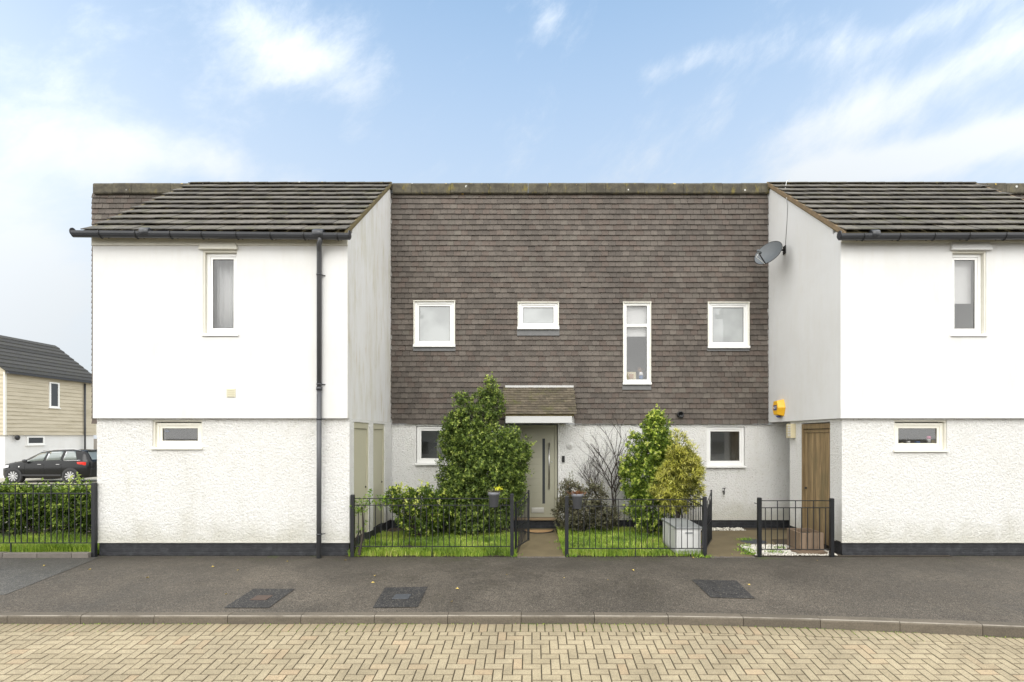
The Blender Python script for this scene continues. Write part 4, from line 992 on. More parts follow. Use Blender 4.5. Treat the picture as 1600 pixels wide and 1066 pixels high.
# ------------------------------------------------------------------ iron fences and gates
def bars_between(parent, p0, p1, zt, zm, zb, n, mat, every=3, w_=.006):
    """uprights between two points; every third one runs on to the top rail"""
    p0, p1 = Vector(p0), Vector(p1); d = (p1-p0); ang = math.atan2(d.y, d.x)
    lo = MB().box(-w_, w_, -w_, w_, zb, zm).mesh('bar'); hi = MB().box(-w_, w_, -w_, w_, zb, zt).mesh('bar')
    lo.materials.append(mat); hi.materials.append(mat)
    for k in range(1, n):
        c = p0 + d*k/n; o = bpy.data.objects.new('bar', hi if k % every == 0 else lo); COL.objects.link(o); o.parent = parent; o.location = (c.x, c.y, 0); o.rotation_euler = (0,0,ang+random.gauss(0,.02))
def rail(parent, p0, p1, z, mat, h=.014, w_=.011):
    p0, p1 = Vector((*p0, z)), Vector((*p1, z)); t = (p1-p0).normalized(); n = Vector((-t.y,t.x,0))*w_; u = Vector((0,0,h/2))
    MB().hexa([p0-n-u,p1-n-u,p1+n-u,p0+n-u,p0-n+u,p1-n+u,p1+n+u,p0+n+u]).build('rail', mat, parent)
def post(parent, x, y, z1, mat, w_=.032):
    MB().box(x-w_, x+w_, y-w_, y+w_, -.1, z1-.012).hexa([(x-w_-.004,y-w_-.004,z1-.0115),(x+w_+.004,y-w_-.004,z1-.0115),(x+w_+.004,y+w_+.004,z1-.0115),(x-w_-.004,y+w_+.004,z1-.0115),(x-w_*.7,y-w_*.7,z1),(x+w_*.7,y-w_*.7,z1),(x+w_*.7,y+w_*.7,z1),(x-w_*.7,y+w_*.7,z1)]).build('post', mat, parent, .002)
def fence(name, label, x0, x1, y, zt, zm, zb, n, mat, posts, foot=None, ph=None, y1=None):
    f = thing(name, label, 'fence'); e = y1 if y1 is not None else y
    for z in (zt, zm, zb): rail(f, (x0,y), (x1,e), z, mat)
    bars_between(f, (x0,y), (x1,e), zt, zm, zb, n, mat)
    for p in posts: post(f, p[0], p[1], p[2], mat)
    if foot is not None: bxo('foot', mat, f, foot-.008, foot+.008, y-.008, y+.008, -.06, zb)
    return f
YFn = 9.50; sf = FPX/YFn; I, IN = M['iron'], M['iron_new']
fence('iron_fence', 'black iron railing in front of the big evergreen shrub, with a pot hung on it', fx(551,sf), fx(800,sf), YFn, fz(779,sf), fz(789.5,sf), fz(854,sf), 28, I, [(fx(551,sf),YFn,fz(773,sf)),(fx(800,sf),YFn,fz(771.5,sf))], fx(675,sf))
fence('iron_fence', 'black iron railing in front of the bare shrub, between path and storage box', fx(885.5,sf), fx(1101,sf), YFn, fz(780.5,sf), fz(791,sf), fz(857,sf), 24, I, [(fx(885.5,sf),YFn,fz(775,sf)),(fx(1101,sf),YFn,fz(776,sf))], fx(993,sf))
f3 = fence('iron_fence', 'glossy black iron railing in front of the wooden planter', fx(1186.5,sf), fx(1299.5,sf), YFn, fz(782.5,sf), fz(793.5,sf), fz(858.5,sf), 12, IN, [(fx(1186.5,sf),YFn,fz(777.5,sf)),(fx(1299.5,sf),YFn,fz(778.5,sf))])
MB().tube([(fx(1183,sf),YFn,fz(787,sf)),(fx(1179.5,sf),YFn,fz(787,sf)),(fx(1179.5,sf),YFn,fz(785,sf))], .007, 6).build('gate_catch', IN, f3)
fl = fence('iron_fence', 'taller black iron railing in front of the hedge at the left edge', -12.6, fx(145,sf), YFn, fz(757,sf), fz(771,sf), fz(848.5,sf), 43, I, [(fx(146.5,sf)+.01,YFn,fz(754,sf)),(-10.9,YFn,fz(754,sf))], fx(17,sf))
sd = fence('iron_fence', 'black iron railing between the two front gardens, running back behind the storage box', 3.16, 3.16, 9.56, .98, .86, .12, 26, IN, [], None, None, 12.30)
def gate(label, hx, hy, ex, ey, mat, z0=.12, zh=.93, ze=1.07, n=9):
    g_ = thing('iron_gate', label, 'gate'); a, b = Vector((hx,hy,0)), Vector((ex,ey,0)); d = b-a; ang = math.atan2(d.y,d.x); Lg = d.length
    cu = lambda u: zh + (ze-zh)*(u**1.8)
    for u, z1, w_ in ((.02, zh+.03, .014), (1, ze+.02, .014)):
        c = a + d*u; o = MB().box(-w_,w_,-w_,w_,z0-.02,z1).build('stile', mat, g_); o.location = c; o.rotation_euler = (0,0,ang)
    MB().tube([tuple(a+d*(k/10)+Vector((0,0,cu(k/10)))) for k in range(11)], .009, 6).build('top_rail', mat, g_)
    MB().tube([tuple(a+d*(k/10)+Vector((0,0,cu(k/10)-.11))) for k in range(11)], .008, 6).build('rail', mat, g_)
    rail(g_, (a.x,a.y), (b.x,b.y), z0, mat)
    rail(g_, (a.x,a.y), (b.x,b.y), z0+.0+.38, mat, .01, .006)
    for k in range(1, n):
        c = a+d*k/n; o = MB().box(-.006,.006,-.006,.006,z0,cu(k/n)-(.0 if k%3==0 else .11)).build('bar', mat, g_); o.location = c; o.rotation_euler = (0,0,ang)
    return g_
gate('black iron gate standing open by the front door path', fx(805,sf), YFn+.04, -.075, 10.32, I)
gate('black iron gate standing open beside the pale storage box', fx(1104.5,sf), YFn+.04, 3.53, 10.36, IN, n=10)

# edging stones along the hedge garden
bxs = [-12.5, -11.2, -9.05+.0, -8.62]
eg = bpy.data.objects.new('garden_edging', None); COL.objects.link(eg); tag(eg, 'row of dark stone edging blocks under the left railing', 'edging')
x = -12.6
while x < -7.97:
    b = min(x+.62, -7.96); MB().box(x+.004, b-.004, 9.40, 9.51, -.15, .055+random.uniform(-.006,.006)).build('edging_block', M['edging'], eg, .008); x = b

# ------------------------------------------------------------------ vegetation
def leaf(m, c, d, n, l, w_, fold=.25):
    """one folded leaf: four corners and a keel"""
    s = d.cross(n)
    if s.length < 1e-4: return
    s.normalize(); n2 = s.cross(d).normalized()
    b = len(m.v); m.v += [tuple(c), tuple(c + d*l*.5 + s*w_*.5 + n2*w_*fold), tuple(c + d*l), tuple(c + d*l*.5 - s*w_*.5 + n2*w_*fold)]
    m.f += [(b, b+1, b+2), (b, b+2, b+3)]; m.sm += [False, False]
def rv(rnd): 
    z = rnd.uniform(-1,1); a = rnd.uniform(0,2*math.pi); r = math.sqrt(1-z*z); return Vector((r*math.cos(a), r*math.sin(a), z))
def shrub(name, label, lobes, mat, nclump, per, l, w_, base, seed=1, up=.5, spread=.09, stems=5, name_leaf='foliage', inner=.35, group=None, cat='shrub', soft=1., shoots=22, gap=.30, tipm=None, tipp=.5, tl_=.8, tn=9):
    """lobes: (centre, radii). Leaf clumps near the surface of the union, on twigs that reach out from the stems"""
    rnd = random.Random(seed); t = thing(name, label, cat, group=group); m = MB(); tw = MB(); mi = []
    vol = [r[0]*r[1]*r[2] for _, r in lobes]; tot = sum(v**.7 for v in vol); base = Vector(base)
    for k in range(nclump):
        x = rnd.uniform(0, tot); i = 0
        while x > vol[i]**.7 and i < len(lobes)-1: x -= vol[i]**.7; i += 1
        c0, rr = Vector(lobes[i][0]), lobes[i][1]; d = rv(rnd)
        q = (rnd.uniform(inner,1)**.5) * rnd.uniform(.9, 1.08)
        p = c0 + Vector((d.x*rr[0], d.y*rr[1], d.z*rr[2]))*q
        if p.z < .04: continue
        if math.sin(p.x*9.1+1.7*math.sin(p.z*6.3+seed))*math.sin(p.z*8.3+p.y*5+seed*1.3)+.35*math.sin(p.x*23+p.z*17) < -gap and q > .72: continue
        out = (Vector((d.x, d.y, d.z)) + Vector((0,0,up))).normalized()
        tip = p + out*spread*rnd.uniform(.6,1.6)
        if k % 14 == 0: tw.tube([c0.lerp(p,.55), p, tip], [.005,.004,.002], 4, False)
        if tipm and q > .80 and rnd.random() < tipp:      # pale outer rosette: new growth, with lit tips painted into its colour
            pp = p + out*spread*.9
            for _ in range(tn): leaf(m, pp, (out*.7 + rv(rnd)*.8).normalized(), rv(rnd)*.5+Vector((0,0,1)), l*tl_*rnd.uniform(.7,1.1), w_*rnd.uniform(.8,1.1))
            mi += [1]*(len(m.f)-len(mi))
        sp_ = spread*rnd.uniform(.55,1.15)
        for _ in range(per):
            g_ = Vector((rnd.gauss(0,1), rnd.gauss(0,1), rnd.gauss(0,1)))*sp_*.5
            dd = (out*.8 + rv(rnd)*soft).normalized(); leaf(m, p+g_+out*rnd.uniform(0,spread), dd, rv(rnd)*.6+Vector((0,0,1)), l*rnd.uniform(.6,1.25), w_*rnd.uniform(.7,1.2))
        mi += [0]*(len(m.f)-len(mi))
    for k in range(shoots):     # young shoots standing out of the outline
        i = rnd.randrange(len(lobes)); c0, rr = Vector(lobes[i][0]), lobes[i][1]; d = rv(rnd); d.z = abs(d.z)*.9+.1; d.normalize()
        p = c0 + Vector((d.x*rr[0], d.y*rr[1], d.z*rr[2])); dd = (d*.5 + Vector((rnd.uniform(-.3,.3),rnd.uniform(-.3,.1),up+.35))).normalized(); Ls = spread*rnd.uniform(1.5,3.4)
        tw.tube([p-dd*spread, p+dd*Ls], [.003,.0015], 3, False)
        for _ in range(int(5+Ls*70)):
            u = rnd.random(); leaf(m, p+dd*Ls*u, (dd*.5+rv(rnd)).normalized(), rv(rnd)+Vector((0,0,.5)), l*rnd.uniform(.5,1.0), w_*rnd.uniform(.6,1.0))
    mi += [1 if tipm else 0]*(len(m.f)-len(mi)); fo = m.build(name_leaf, mat, t, 0, 'stuff')
    if tipm: fo.data.materials.append(tipm); fo.data.polygons.foreach_set('material_index', mi)
    for k in range(stems):
        i = rnd.randrange(len(lobes)); c = Vector(lobes[i][0]); b0 = base + Vector((rnd.uniform(-.1,.1), rnd.uniform(-.1,.1), 0))
        tw.tube([b0, b0.lerp(c,.4)+Vector((rnd.uniform(-.08,.08),0,.05)), c], [.025,.018,.008], 6, False)
    tw.build('branches', M['bark'], t)
    return t
def lob(px, py, rx, ry, Y, depth=.8):
    """lobe from its place as seen over the garden, at distance Y"""
    s = FPX/Y; return ((( px-832)/s, Y, H-(py-681)/s), (rx/s, rx/s*depth, ry/s))
Y1 = 11.45
L1 = [lob(757,752,62,66,Y1), lob(728,778,40,46,Y1), lob(775,712,48,42,Y1), lob(732,688,38,38,Y1), lob(722,642,14,26,Y1), lob(757,645,20,34,Y1), lob(764,612,8,20,Y1), lob(772,632,14,22,Y1), lob(803,712,24,40,Y1), lob(702,735,16,44,Y1), lob(745,815,50,18,Y1), lob(705,690,16,26,Y1),lob(800,770,20,40,Y1), lob(712,665,18,22,Y1)]
shrub('evergreen_shrub', 'tall dense evergreen shrub with two pointed tops left of the front door', L1, M['leaf_big'], 5600, 13, .060, .034, (-1.1,Y1,0), 2, .5, .07, 5, inner=.15, tipm=M['tip_green'], tipp=.8, tn=8, shoots=50, gap=.6)
Yc = 11.0
shrub('low_shrub', 'low bright yellow green leafy shrub behind the railing left of the tall evergreen', [lob(640,792,26,24,Yc), lob(662,785,28,20,Yc), lob(620,778,16,12,Yc), lob(655,815,30,16,Yc), lob(690,790,18,20,Yc)], M['leaf_hedge'], 520, 12, .085, .036, (-2.4,Yc,0), 3, .7, .07, 4, tipm=M['tip_lime'], tipp=.45)
YE_ = 11.6
shrub('evergreen_shrub', 'dark fine leaved undergrowth at the left foot of the tall evergreen', [lob(690,805,24,28,YE_), lob(668,818,24,18,YE_), lob(700,775,18,20,YE_)], M['leaf_big'], 700, 12, .045, .024, (-2.0,YE_,0), 33, .5, .06, 3)
shrub('climbing_plant', 'pale green climbing plant trailing over the end of the railing by the store doors', [lob(566,792,10,8,9.56,.5), lob(560,808,6,18,9.56,.5), lob(574,782,8,5,9.56,.5), lob(563,828,4,12,9.56,.5), lob(598,788,8,5,9.56,.5)], M['leaf_choisya'], 46, 7, .055, .032, (fx(556,sf),9.56,0), 4, .1, .05, 3, cat='plant')
Yd = 11.6
shrub('bronze_shrub', 'small bronze and grey green shrub right of the front door path', [lob(893,775,20,24,Yd), lob(905,800,34,24,Yd), lob(930,775,16,14,Yd), lob(885,800,18,24,Yd), lob(945,808,22,16,Yd)], M['leaf_dark'], 1300, 11, .050, .028, (1.1,Yd,0), 5, .5, .07, 5, tipm=M['tip_grey'], tipp=.65)
Ye = 11.35
shrub('variegated_shrub', 'yellow and green variegated cone shaped shrub beside the golden conifer', [lob(1015,790,42,38,Ye), lob(1018,745,46,46,Ye), lob(1020,702,38,36,Ye), lob(1024,674,24,24,Ye), lob(1027,657,12,14,Ye), lob(990,765,18,22,Ye), lob(985,735,14,18,Ye), lob(1042,712,22,34,Ye), lob(1040,760,26,40,Ye)], M['leaf_lime'], 2700, 12, .060, .036, (2.6,Ye,0), 6, .4, .06, 5, inner=.15, tipm=M['tip_lime'], tipp=.9, tn=9, gap=.4, tl_=.95)
Yg = 10.75
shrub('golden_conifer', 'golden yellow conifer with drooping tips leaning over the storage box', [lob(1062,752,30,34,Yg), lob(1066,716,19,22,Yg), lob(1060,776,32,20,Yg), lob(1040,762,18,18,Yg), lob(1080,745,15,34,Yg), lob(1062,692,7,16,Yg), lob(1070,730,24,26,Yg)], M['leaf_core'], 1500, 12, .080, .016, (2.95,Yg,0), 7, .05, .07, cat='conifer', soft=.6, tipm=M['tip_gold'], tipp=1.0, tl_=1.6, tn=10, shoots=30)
# bare twiggy shrub
bt = thing('bare_shrub', 'leafless dark twiggy shrub against the white wall between bronze and variegated shrubs', 'shrub')
rnd = random.Random(12); tm = MB(); tw2 = MB(); lf2 = MB(); Yb2 = 11.9; sb2 = FPX/Yb2
def grow(p, d, l, r, lev):
    n_ = 4; pts = [p]; q = p
    for i in range(n_):
        d = (d + Vector((rnd.gauss(0,.10), rnd.gauss(0,.08), rnd.gauss(0,.06)+.03))).normalized(); q = q + d*l/n_; pts.append(q)
        if lev < 4 and (i > 1 or lev > 0) and rnd.random() < (1, .75, .62, .5)[lev]:
            for _ in range(1 if lev > 1 else 2):
                sd_ = 1 if rnd.random() < .5 else -1
                nd = (d + Vector((sd_*rnd.uniform(.35,.9), rnd.uniform(-.4,.25), rnd.uniform(.15,.6)))).normalized(); grow(q, nd, l*rnd.uniform(.45,.68), r*.55, lev+1)
    (tm if lev < 2 else tw2).tube(pts, [r*(1-.5*i/n_) for i in range(n_+1)], 5 if lev < 2 else 3, False)
b0 = Vector(((955-832)/sb2, Yb2, -.02))
for dx, ll, rr_ in ((-.14, 1.0, .020), (.08, 1.2, .022), (.0, 1.3, .026), (-.30, .9, .016), (.16, .9, .014)): grow(b0+Vector((dx*.15,0,0)), Vector((dx,-.03,1)).normalized(), ll, rr_, 0)
tm.build('branches', M['bark'], bt); tw2.build('twigs', M['bark'], bt, 0, 'stuff')
for k in range(140):
    p = b0+Vector((rnd.gauss(.0,.22), rnd.uniform(-.2,.1), rnd.uniform(1.0,1.85))); leaf(lf2, p, rv(rnd), rv(rnd), .02, .012)
lf2.build('buds', M['leaf_dark'], bt, 0, 'stuff')
# hedge at the left
Yh = 10.55
hl = []
for k in range(14):
    X = -14.0 + k*.45; hl.append(((X, Yh+.1*math.sin(k*2.1), .72), (.36, .34, .42))); hl.append(((X+.2, Yh-.12, .98+.03*math.sin(k*1.3)), (.30, .28, .17)))
    hl.append(((X+.1, Yh+.2, .42), (.32, .3, .4)))
shrub('hedge', 'leafy laurel hedge behind the left railing in front of the parked car', hl, M['leaf_hedge'], 4200, 12, .090, .038, (-10,Yh,0), 9, .45, .08, 14, inner=.1, tipm=M['tip_green'], tipp=.5, gap=.75, cat='hedge')
# lawns
def lawn(name, area, nb_, hmin, hmax, seed, excl=None, y_long=None):
    rnd = random.Random(seed); m = MB(); (xa, xb, ya, yb) = area; k = 0
    while k < nb_:
        x, y = rnd.uniform(xa, xb), rnd.uniform(ya, yb)
        if excl and excl(x, y): k += 1; continue
        if math.sin(x*6.1+1.3*math.sin(y*5))*math.sin(y*7.3+x*2) < -.55 and rnd.random() < .7: k += 1; continue
        k += 1; cl = .5+.5*math.sin(x*3.1+math.sin(y*4.2)*1.4)*math.cos(y*2.7+x); cl = cl*.6+.4*(.5+.5*math.sin(x*9.3+y*2.1)*math.sin(y*11.7-x*3)); h = rnd.uniform(hmin, hmax)*(.55+.7*cl); w_ = rnd.uniform(.003,.006)
        a = rnd.uniform(0, math.pi*2); dx, dy = math.cos(a), math.sin(a); ln = rnd.uniform(.2, .9)*h; b = len(m.v)
        m.v += [(x-dy*w_, y+dx*w_, -.03), (x+dy*w_, y-dx*w_, -.03), (x+dx*ln*.4+dy*w_*.8, y+dy*ln*.4-dx*w_*.8, h*.62), (x+dx*ln*.4-dy*w_*.8, y+dy*ln*.4+dx*w_*.8, h*.62), (x+dx*ln, y+dy*ln, h)]
        m.f += [(b,b+1,b+2,b+3), (b+3,b+2,b+4)]; m.sm += [False]*2
    return m.build(name, M['grass'], None, 0, 'stuff')
bare = lambda x, y: ((x+2.35)/.28)**2+((y-10.15)/.22)**2 < 1
lawn('grass', (-3.34, -.30, 9.5, 11.6), 34000, .03, .115, 1, bare)
lawn('grass', (.56, 3.15, 9.5, 12.1), 30000, .03, .12, 2, lambda x, y: (2.55 < x and 9.55 < y < 10.7))
lawn('grass', (-12.8, -7.98, 9.56, 10.5), 30000, .08, .28, 3)
def tufts(name, spots, seed, mat='grass', n=60, h=.07, sp=.06):
    rnd = random.Random(seed); m = MB()
    for (X, Y, Z, s_) in spots:
        for _ in range(int(n*s_)):
            p = Vector((X+rnd.gauss(0,sp*s_), Y+rnd.gauss(0,sp*s_*.6), Z)); leaf(m, p, (Vector((0,0,1))+rv(rnd)*.8).normalized(), rv(rnd), h*rnd.uniform(.4,1.1), .014)
    return m.build(name, M[mat], None, 0, 'stuff')
tufts('weeds', [(3.08,9.46,-.03,1.3),(3.3,10.6,-.01,1.0),(4.05,9.9,-.02,1.6),(4.5,9.75,-.02,1.6),(4.2,10.3,-.02,1.2),(4.4,10.9,-.02,1.4),(.66,10.6,0,1.6),(.62,10.0,0,1.2),(4.75,10.1,-.02,1.2),(-.33,9.5,-.03,.8),(.7,9.5,-.03,.8),(4.0,9.62,-.02,1.3),(-3.0,10.3,0,1.5),(-3.1,9.8,0,1.4),(-2.7,11.2,0,2),(3.3,11.3,0,1)], 4, 'leaf_choisya', 60, .08)
rw = random.Random(91); spots = []
while len(spots) < 70:
    X, Y = rw.uniform(-3.2, 3.0), rw.uniform(9.5, 11.4)
    if -.35 < X < .62 or (X > 2.5 and Y < 10.8): continue
    spots.append((X, Y, .0, rw.uniform(.5, 1.3)))
tufts('weeds', spots[:35], 21, 'leaf_hedge', 40, .11, .07); tufts('weeds', spots[35:], 22, 'tip_green', 30, .10, .06)
# moss and seedlings in the gutter line of the kerb
rnd = random.Random(44); ms = MB()
for k in range(1500):
    X = rnd.uniform(-7.5, 6.5)
    if math.sin(X*2.3)+math.sin(X*5.7+1)*.6 < rnd.uniform(-1.4,.9): continue
    Y = ky(X)-abs(rnd.gauss(0,.014)); leaf(ms, Vector((X,Y,road_z(Y)-.004)), (Vector((0,0,1))+rv(rnd)).normalized(), rv(rnd), rnd.uniform(.008,.026), .010)
for k in range(1600):   # joints of the soldier course
    X = -.0+(.1005*rnd.randrange(-75,60)) - 11.0 % .1005 + rnd.gauss(0,.002); Y = ky(X)-.02-rnd.uniform(0,.19)
    if rnd.random() < .5+.5*math.sin(X*1.9): leaf(ms, Vector((X,Y,road_z(Y)-.008)), (Vector((0,0,1))+rv(rnd)*.8).normalized(), rv(rnd), rnd.uniform(.008,.018), .007)
ms.build('kerb_moss', M['leaf_choisya'], None, 0, 'stuff')
# pebbles
def pebbles(name, fn, n_, seed, r0=.012, r1=.028):
    rnd = random.Random(seed); m = MB()
    for k in range(n_):
        x, y = fn(rnd); r = rnd.uniform(r0, r1); c = Vector((x, y, -.015+r*.35)); b = len(m.v); a = rnd.uniform(0,6.28)
        pts = [(1,0,0),(0,1,0),(-1,0,0),(0,-1,0),(0,0,.7),(0,0,-.7)]
        for p in pts:
            q = Vector((p[0]*math.cos(a)-p[1]*math.sin(a), p[0]*math.sin(a)+p[1]*math.cos(a), p[2]))*r*rnd.uniform(.7,1.2); m.v.append(tuple(c+q))
        for i in range(4): j = (i+1)%4; m.f += [(b+i,b+j,b+4),(b+j,b+i,b+5)]; m.sm += [True]*2
    m.build(name, M['pebble'], None, 0, 'stuff')
pebbles('white_gravel', lambda r: (r.uniform(4.06,5.55), r.uniform(9.52,10.44)), 2600, 5)
pebbles('white_gravel', lambda r: (r.uniform(3.3,4.9), r.uniform(12.0,12.36)), 500, 6)
pebbles('white_flints', lambda r: (r.uniform(-9.7,-7.98), r.uniform(9.51,9.62)), 260, 7, .02, .045)
# fallen leaves
rnd = random.Random(77)
lm = MB(); leaf(lm, Vector((0,0,0)), Vector((1,0,0)), Vector((0,0,1)), .055, .04, .35)
lm.v += [(.028,.0,.002),(-.02,.001,.003),(-.02,-.001,.003)]; lm.f.append((4,5,6)); lm.sm.append(False)
lme = lm.mesh('fallen_leaf'); lme.materials.append(M['fallen'])
for (pxx, pyy) in [(67,888),(143,892),(233,904),(330,889),(370,894),(355,928),(448,881),(537,879),(587,901),(580,912),(700,955),(790,900),(706,940),(717,921),(880,905),(1085,876),(1168,914),(1122,922),(987,893),(951,908),(1276,879),(541,868),(560,866),(662,1054),(521,967),(1225,984),(108,974),(93,975)]:
    Yq = FPX*(H+.07)/(pyy-681); zz = pave_z(Yq)+.006 if Yq > 6.7 else None
    if zz is None: Yq = FPX*(H+.24)/(pyy-681); zz = road_z(Yq)+.006
    o = bpy.data.objects.new('fallen_leaf', lme); COL.objects.link(o); o.location = ((pxx-832)*Yq/FPX, Yq, zz); o.rotation_euler = (rnd.gauss(0,.2), rnd.gauss(0,.2), rnd.uniform(0,6.28)); s_ = rnd.uniform(.5,1.1); o.scale = (s_,s_,s_)
    tag(o, 'small yellow brown fallen leaf lying on the pavement or roadway', 'fallen leaf', 'fallen leaves scattered on the ground')

# ------------------------------------------------------------------ garden things
for (pxx, ztop, lab, fm, sd_) in ((772, 768.5, 'grey plastic pot with yellow flowers hung on the railing before the tall evergreen', 'leaf_yellow', 1), (902, 771, 'grey plastic pot with a dry brown plant hung on the railing right of the path', 'leaf_red', 2)):
    X = fx(pxx, sf); zt = fz(ztop, sf); t = thing('hanging_pot', lab, 'flower pot', group='grey pots hung on the railings')
    MB().lathe((X, YFn-.03, zt-.27), [(.075,0),(.095,.215),(.108,.217),(.110,.27),(.098,.27),(.090,.235),(0.01,.235)], 20).build('pot', M['pot'], t)
    m = MB(); rnd = random.Random(sd_)
    for k in range(150 if sd_ == 1 else 110): leaf(m, Vector((X+rnd.gauss(0,.05), YFn-.03+rnd.gauss(0,.045), zt-.02)), (Vector((0,0,1))+rv(rnd)*.8).normalized(), rv(rnd), rnd.uniform(.04,.10), .014)
    m.build('plant', M['leaf_dark'] if sd_ == 1 else M['leaf_red'], t, 0, 'stuff')
    if sd_ == 1:
        m = MB()
        for k in range(40): leaf(m, Vector((X+.09+rnd.gauss(0,.03), YFn-.05+rnd.gauss(0,.02), zt+.06+rnd.gauss(0,.02))), rv(rnd), rv(rnd), .035, .03)
        m.build('flowers', M['leaf_yellow'], t, 0, 'stuff')
# storage box
sb_ = thing('storage_box', 'pale grey plastic garden storage box with darker lid under the golden conifer', 'storage box')
bx0, bx1, by0, by1 = 2.62, 3.09, 9.58, 10.62
MB().box(bx0+.012, bx1-.012, by0+.012, by1-.012, -.01, .455).build('body', M['store'], sb_, .01)
for (a, b) in ((by0+.06, (by0+by1)/2-.02), ((by0+by1)/2+.02, by1-.06)): MB().box(bx0+.001, bx0+.013, a, b, .05, .42).build('side_panel', M['store'], sb_, .004)
MB().box(bx0+.05, bx1-.05, by0+.001, by0+.013, .05, .40).build('front_panel', M['store'], sb_, .004)
MB().box(bx0-.01, bx1+.01, by0-.01, by1+.01, .457, .495).build('lid', M['store_lid'], sb_, .008)
bxo('handle', M['store_lid'], sb_, bx0+.17, bx1-.17, by0-.006, by0+.002, .37, .40)
# planter
pt = thing('wooden_planter', 'square brown wooden planter beside the boarded side door', 'planter')
qx0, qx1, qy0, qy1 = 4.96, 5.40, 9.72, 10.24
for k in range(4):
    wq = (qx1-qx0)/4; MB().box(qx0+k*wq+.003, qx0+(k+1)*wq-.003, qy0, qy0+.02, .03, .36).build('slat', M['planter'], pt, .003); MB().box(qx0+k*wq+.003, qx0+(k+1)*wq-.003, qy1-.02, qy1, .03, .36).build('slat', M['planter'], pt, .003)
for k in range(4):
    wq = (qy1-qy0-.044)/4
    for X in (qx0, qx1-.02): MB().box(X, X+.02, qy0+.022+k*wq+.002, qy0+.022+(k+1)*wq-.002, .03, .36).build('slat', M['planter'], pt, .003)
bxo('soil', M['soil'], pt, qx0+.021, qx1-.021, qy0+.021, qy1-.021, .04, .29)
bxo('base_board', M['planter'], pt, qx0-.10, qx1-.0, qy0-.12, qy0+.3, -.02, .028)
# round manhole cover
mc = MB().lathe((4.54, 10.78, -.043), [(.26,0),(.26,.032),(.245,.038)], 28).build('drain_cover', M['cover']); tag(mc, 'round dark drain cover set in the brown path by the gravel', 'manhole cover')
for k in range(9):
    x = 4.54-.2+k*.05; hh = math.sqrt(max(.0, .22**2-(x-4.54)**2))
    if hh > .03: bxo('tread_bar', M['cover'], mc, x-.008, x+.008, 10.78-hh, 10.78+hh, -.008, -.001)
# doormat
dm = MB(); cxm, cym = fx(842, 71.5), 11.98; n_ = 20
pts = [(cxm+.35*math.cos(math.pi+math.pi*k/n_), cym+.33*math.sin(math.pi+math.pi*k/n_), -.012) for k in range(n_+1)]
dmo = MB().prism(pts, (0,0,.02)).build('doormat', M['mat_edge']); tag(dmo, 'half round brown coir doormat in front of the sage front door', 'doormat')
MB().prism([(cxm+(p[0]-cxm)*.93, cym+(p[1]-cym)*.92-.006, .009) for p in pts], (0,0,.008)).build('coir', M['mat'], dmo)
gno = MB().lathe((fx(668,72), 11.5, .0), [(.05,0),(.05,.75),(.035,.8),(.05,.86),(.03,.92),(.012,1.0)], 10).build('garden_ornament', M['green_glass']); tag(gno, 'green glass ornament poking out above the low bright shrub', 'ornament')

# ------------------------------------------------------------------ distant house on the left
fh = thing('far_house', 'cream weatherboarded house with dark tiled roof behind the black parked car', 'house', (-29,28,G))
FX = -28.75; fy0, fy1 = 28.6, 34.6; GZ = -.15
def fzY(py, Y): return H+(681-py)*Y/FPX
bxo('ground_storey', M['render'], fh, FX-5.9, FX-.1, fy0+.1, fy1-.1, GZ, 2.2)
bxo('upper_storey', M['clap'], fh, FX-6, FX-.03, fy0+.03, fy1-.0, 2.2, 5.70)
for k in range(16):
    z = 2.2+k*.219; MB().hexa([(FX-.03,fy0,z),(FX+.025,fy0,z),(FX+.025,fy1,z),(FX-.03,fy1,z),(FX-.03,fy0,z+.222),(FX-.005,fy0,z+.222),(FX-.005,fy1,z+.222),(FX-.03,fy1,z+.222)]).build('weatherboard', M['clap'], fh)
    MB().hexa([(FX-6,fy0-.025,z),(FX,fy0-.025,z),(FX,fy0+.03,z),(FX-6,fy0+.03,z),(FX-6,fy0+.005,z+.222),(FX,fy0+.005,z+.222),(FX,fy0+.03,z+.222),(FX-6,fy0+.03,z+.222)]).build('weatherboard', M['clap'], fh)
bxo('corner_board', M['trim'], fh, FX-.06, FX+.035, fy0-.035, fy0+.06, 2.2, 5.65)
bxo('corner_board', M['trim'], fh, FX-.06, FX+.035, fy1-.06, fy1+.01, 2.2, 5.65)
MB().prism([(FX-6,fy0+.02,5.70),(FX,fy0+.02,5.70),(FX-2.9,fy0+.02,8.0)], (0,5.95,0)).build('gable_wall', M['clap'], fh)
rs = MB()
for r in range(10):
    for sgn in (1,-1):
        u0, u1 = r/10, (r+1.12)/10; a = (FX+.25-(2.75+.4)*u0) if sgn > 0 else (FX-6.25+3.15*u0); b = (FX+.25-3.15*min(u1,1)) if sgn > 0 else (FX-6.25+3.15*min(u1,1))
        za, zb_ = 5.62+2.5*u0, 5.62+2.5*min(u1,1)
        rs.hexa([(a,fy0-.2,za+.02),(b,fy0-.2,zb_),(b,fy1+.2,zb_),(a,fy1+.2,za+.02),(a,fy0-.2,za+.09),(b,fy0-.2,zb_+.03),(b,fy1+.2,zb_+.03),(a,fy1+.2,za+.09)])
recalc(rs.build('roof', M['far_roof'], fh))
bxo('gutter', M['gutter'], fh, FX+.15, FX+.30, fy0-.1, fy1+.2, 5.55, 5.66)
MB().tube([(FX+.1,33.6,5.5),(FX+.1,33.6,GZ)], .05, 8).build('downpipe', M['gutter'], fh)
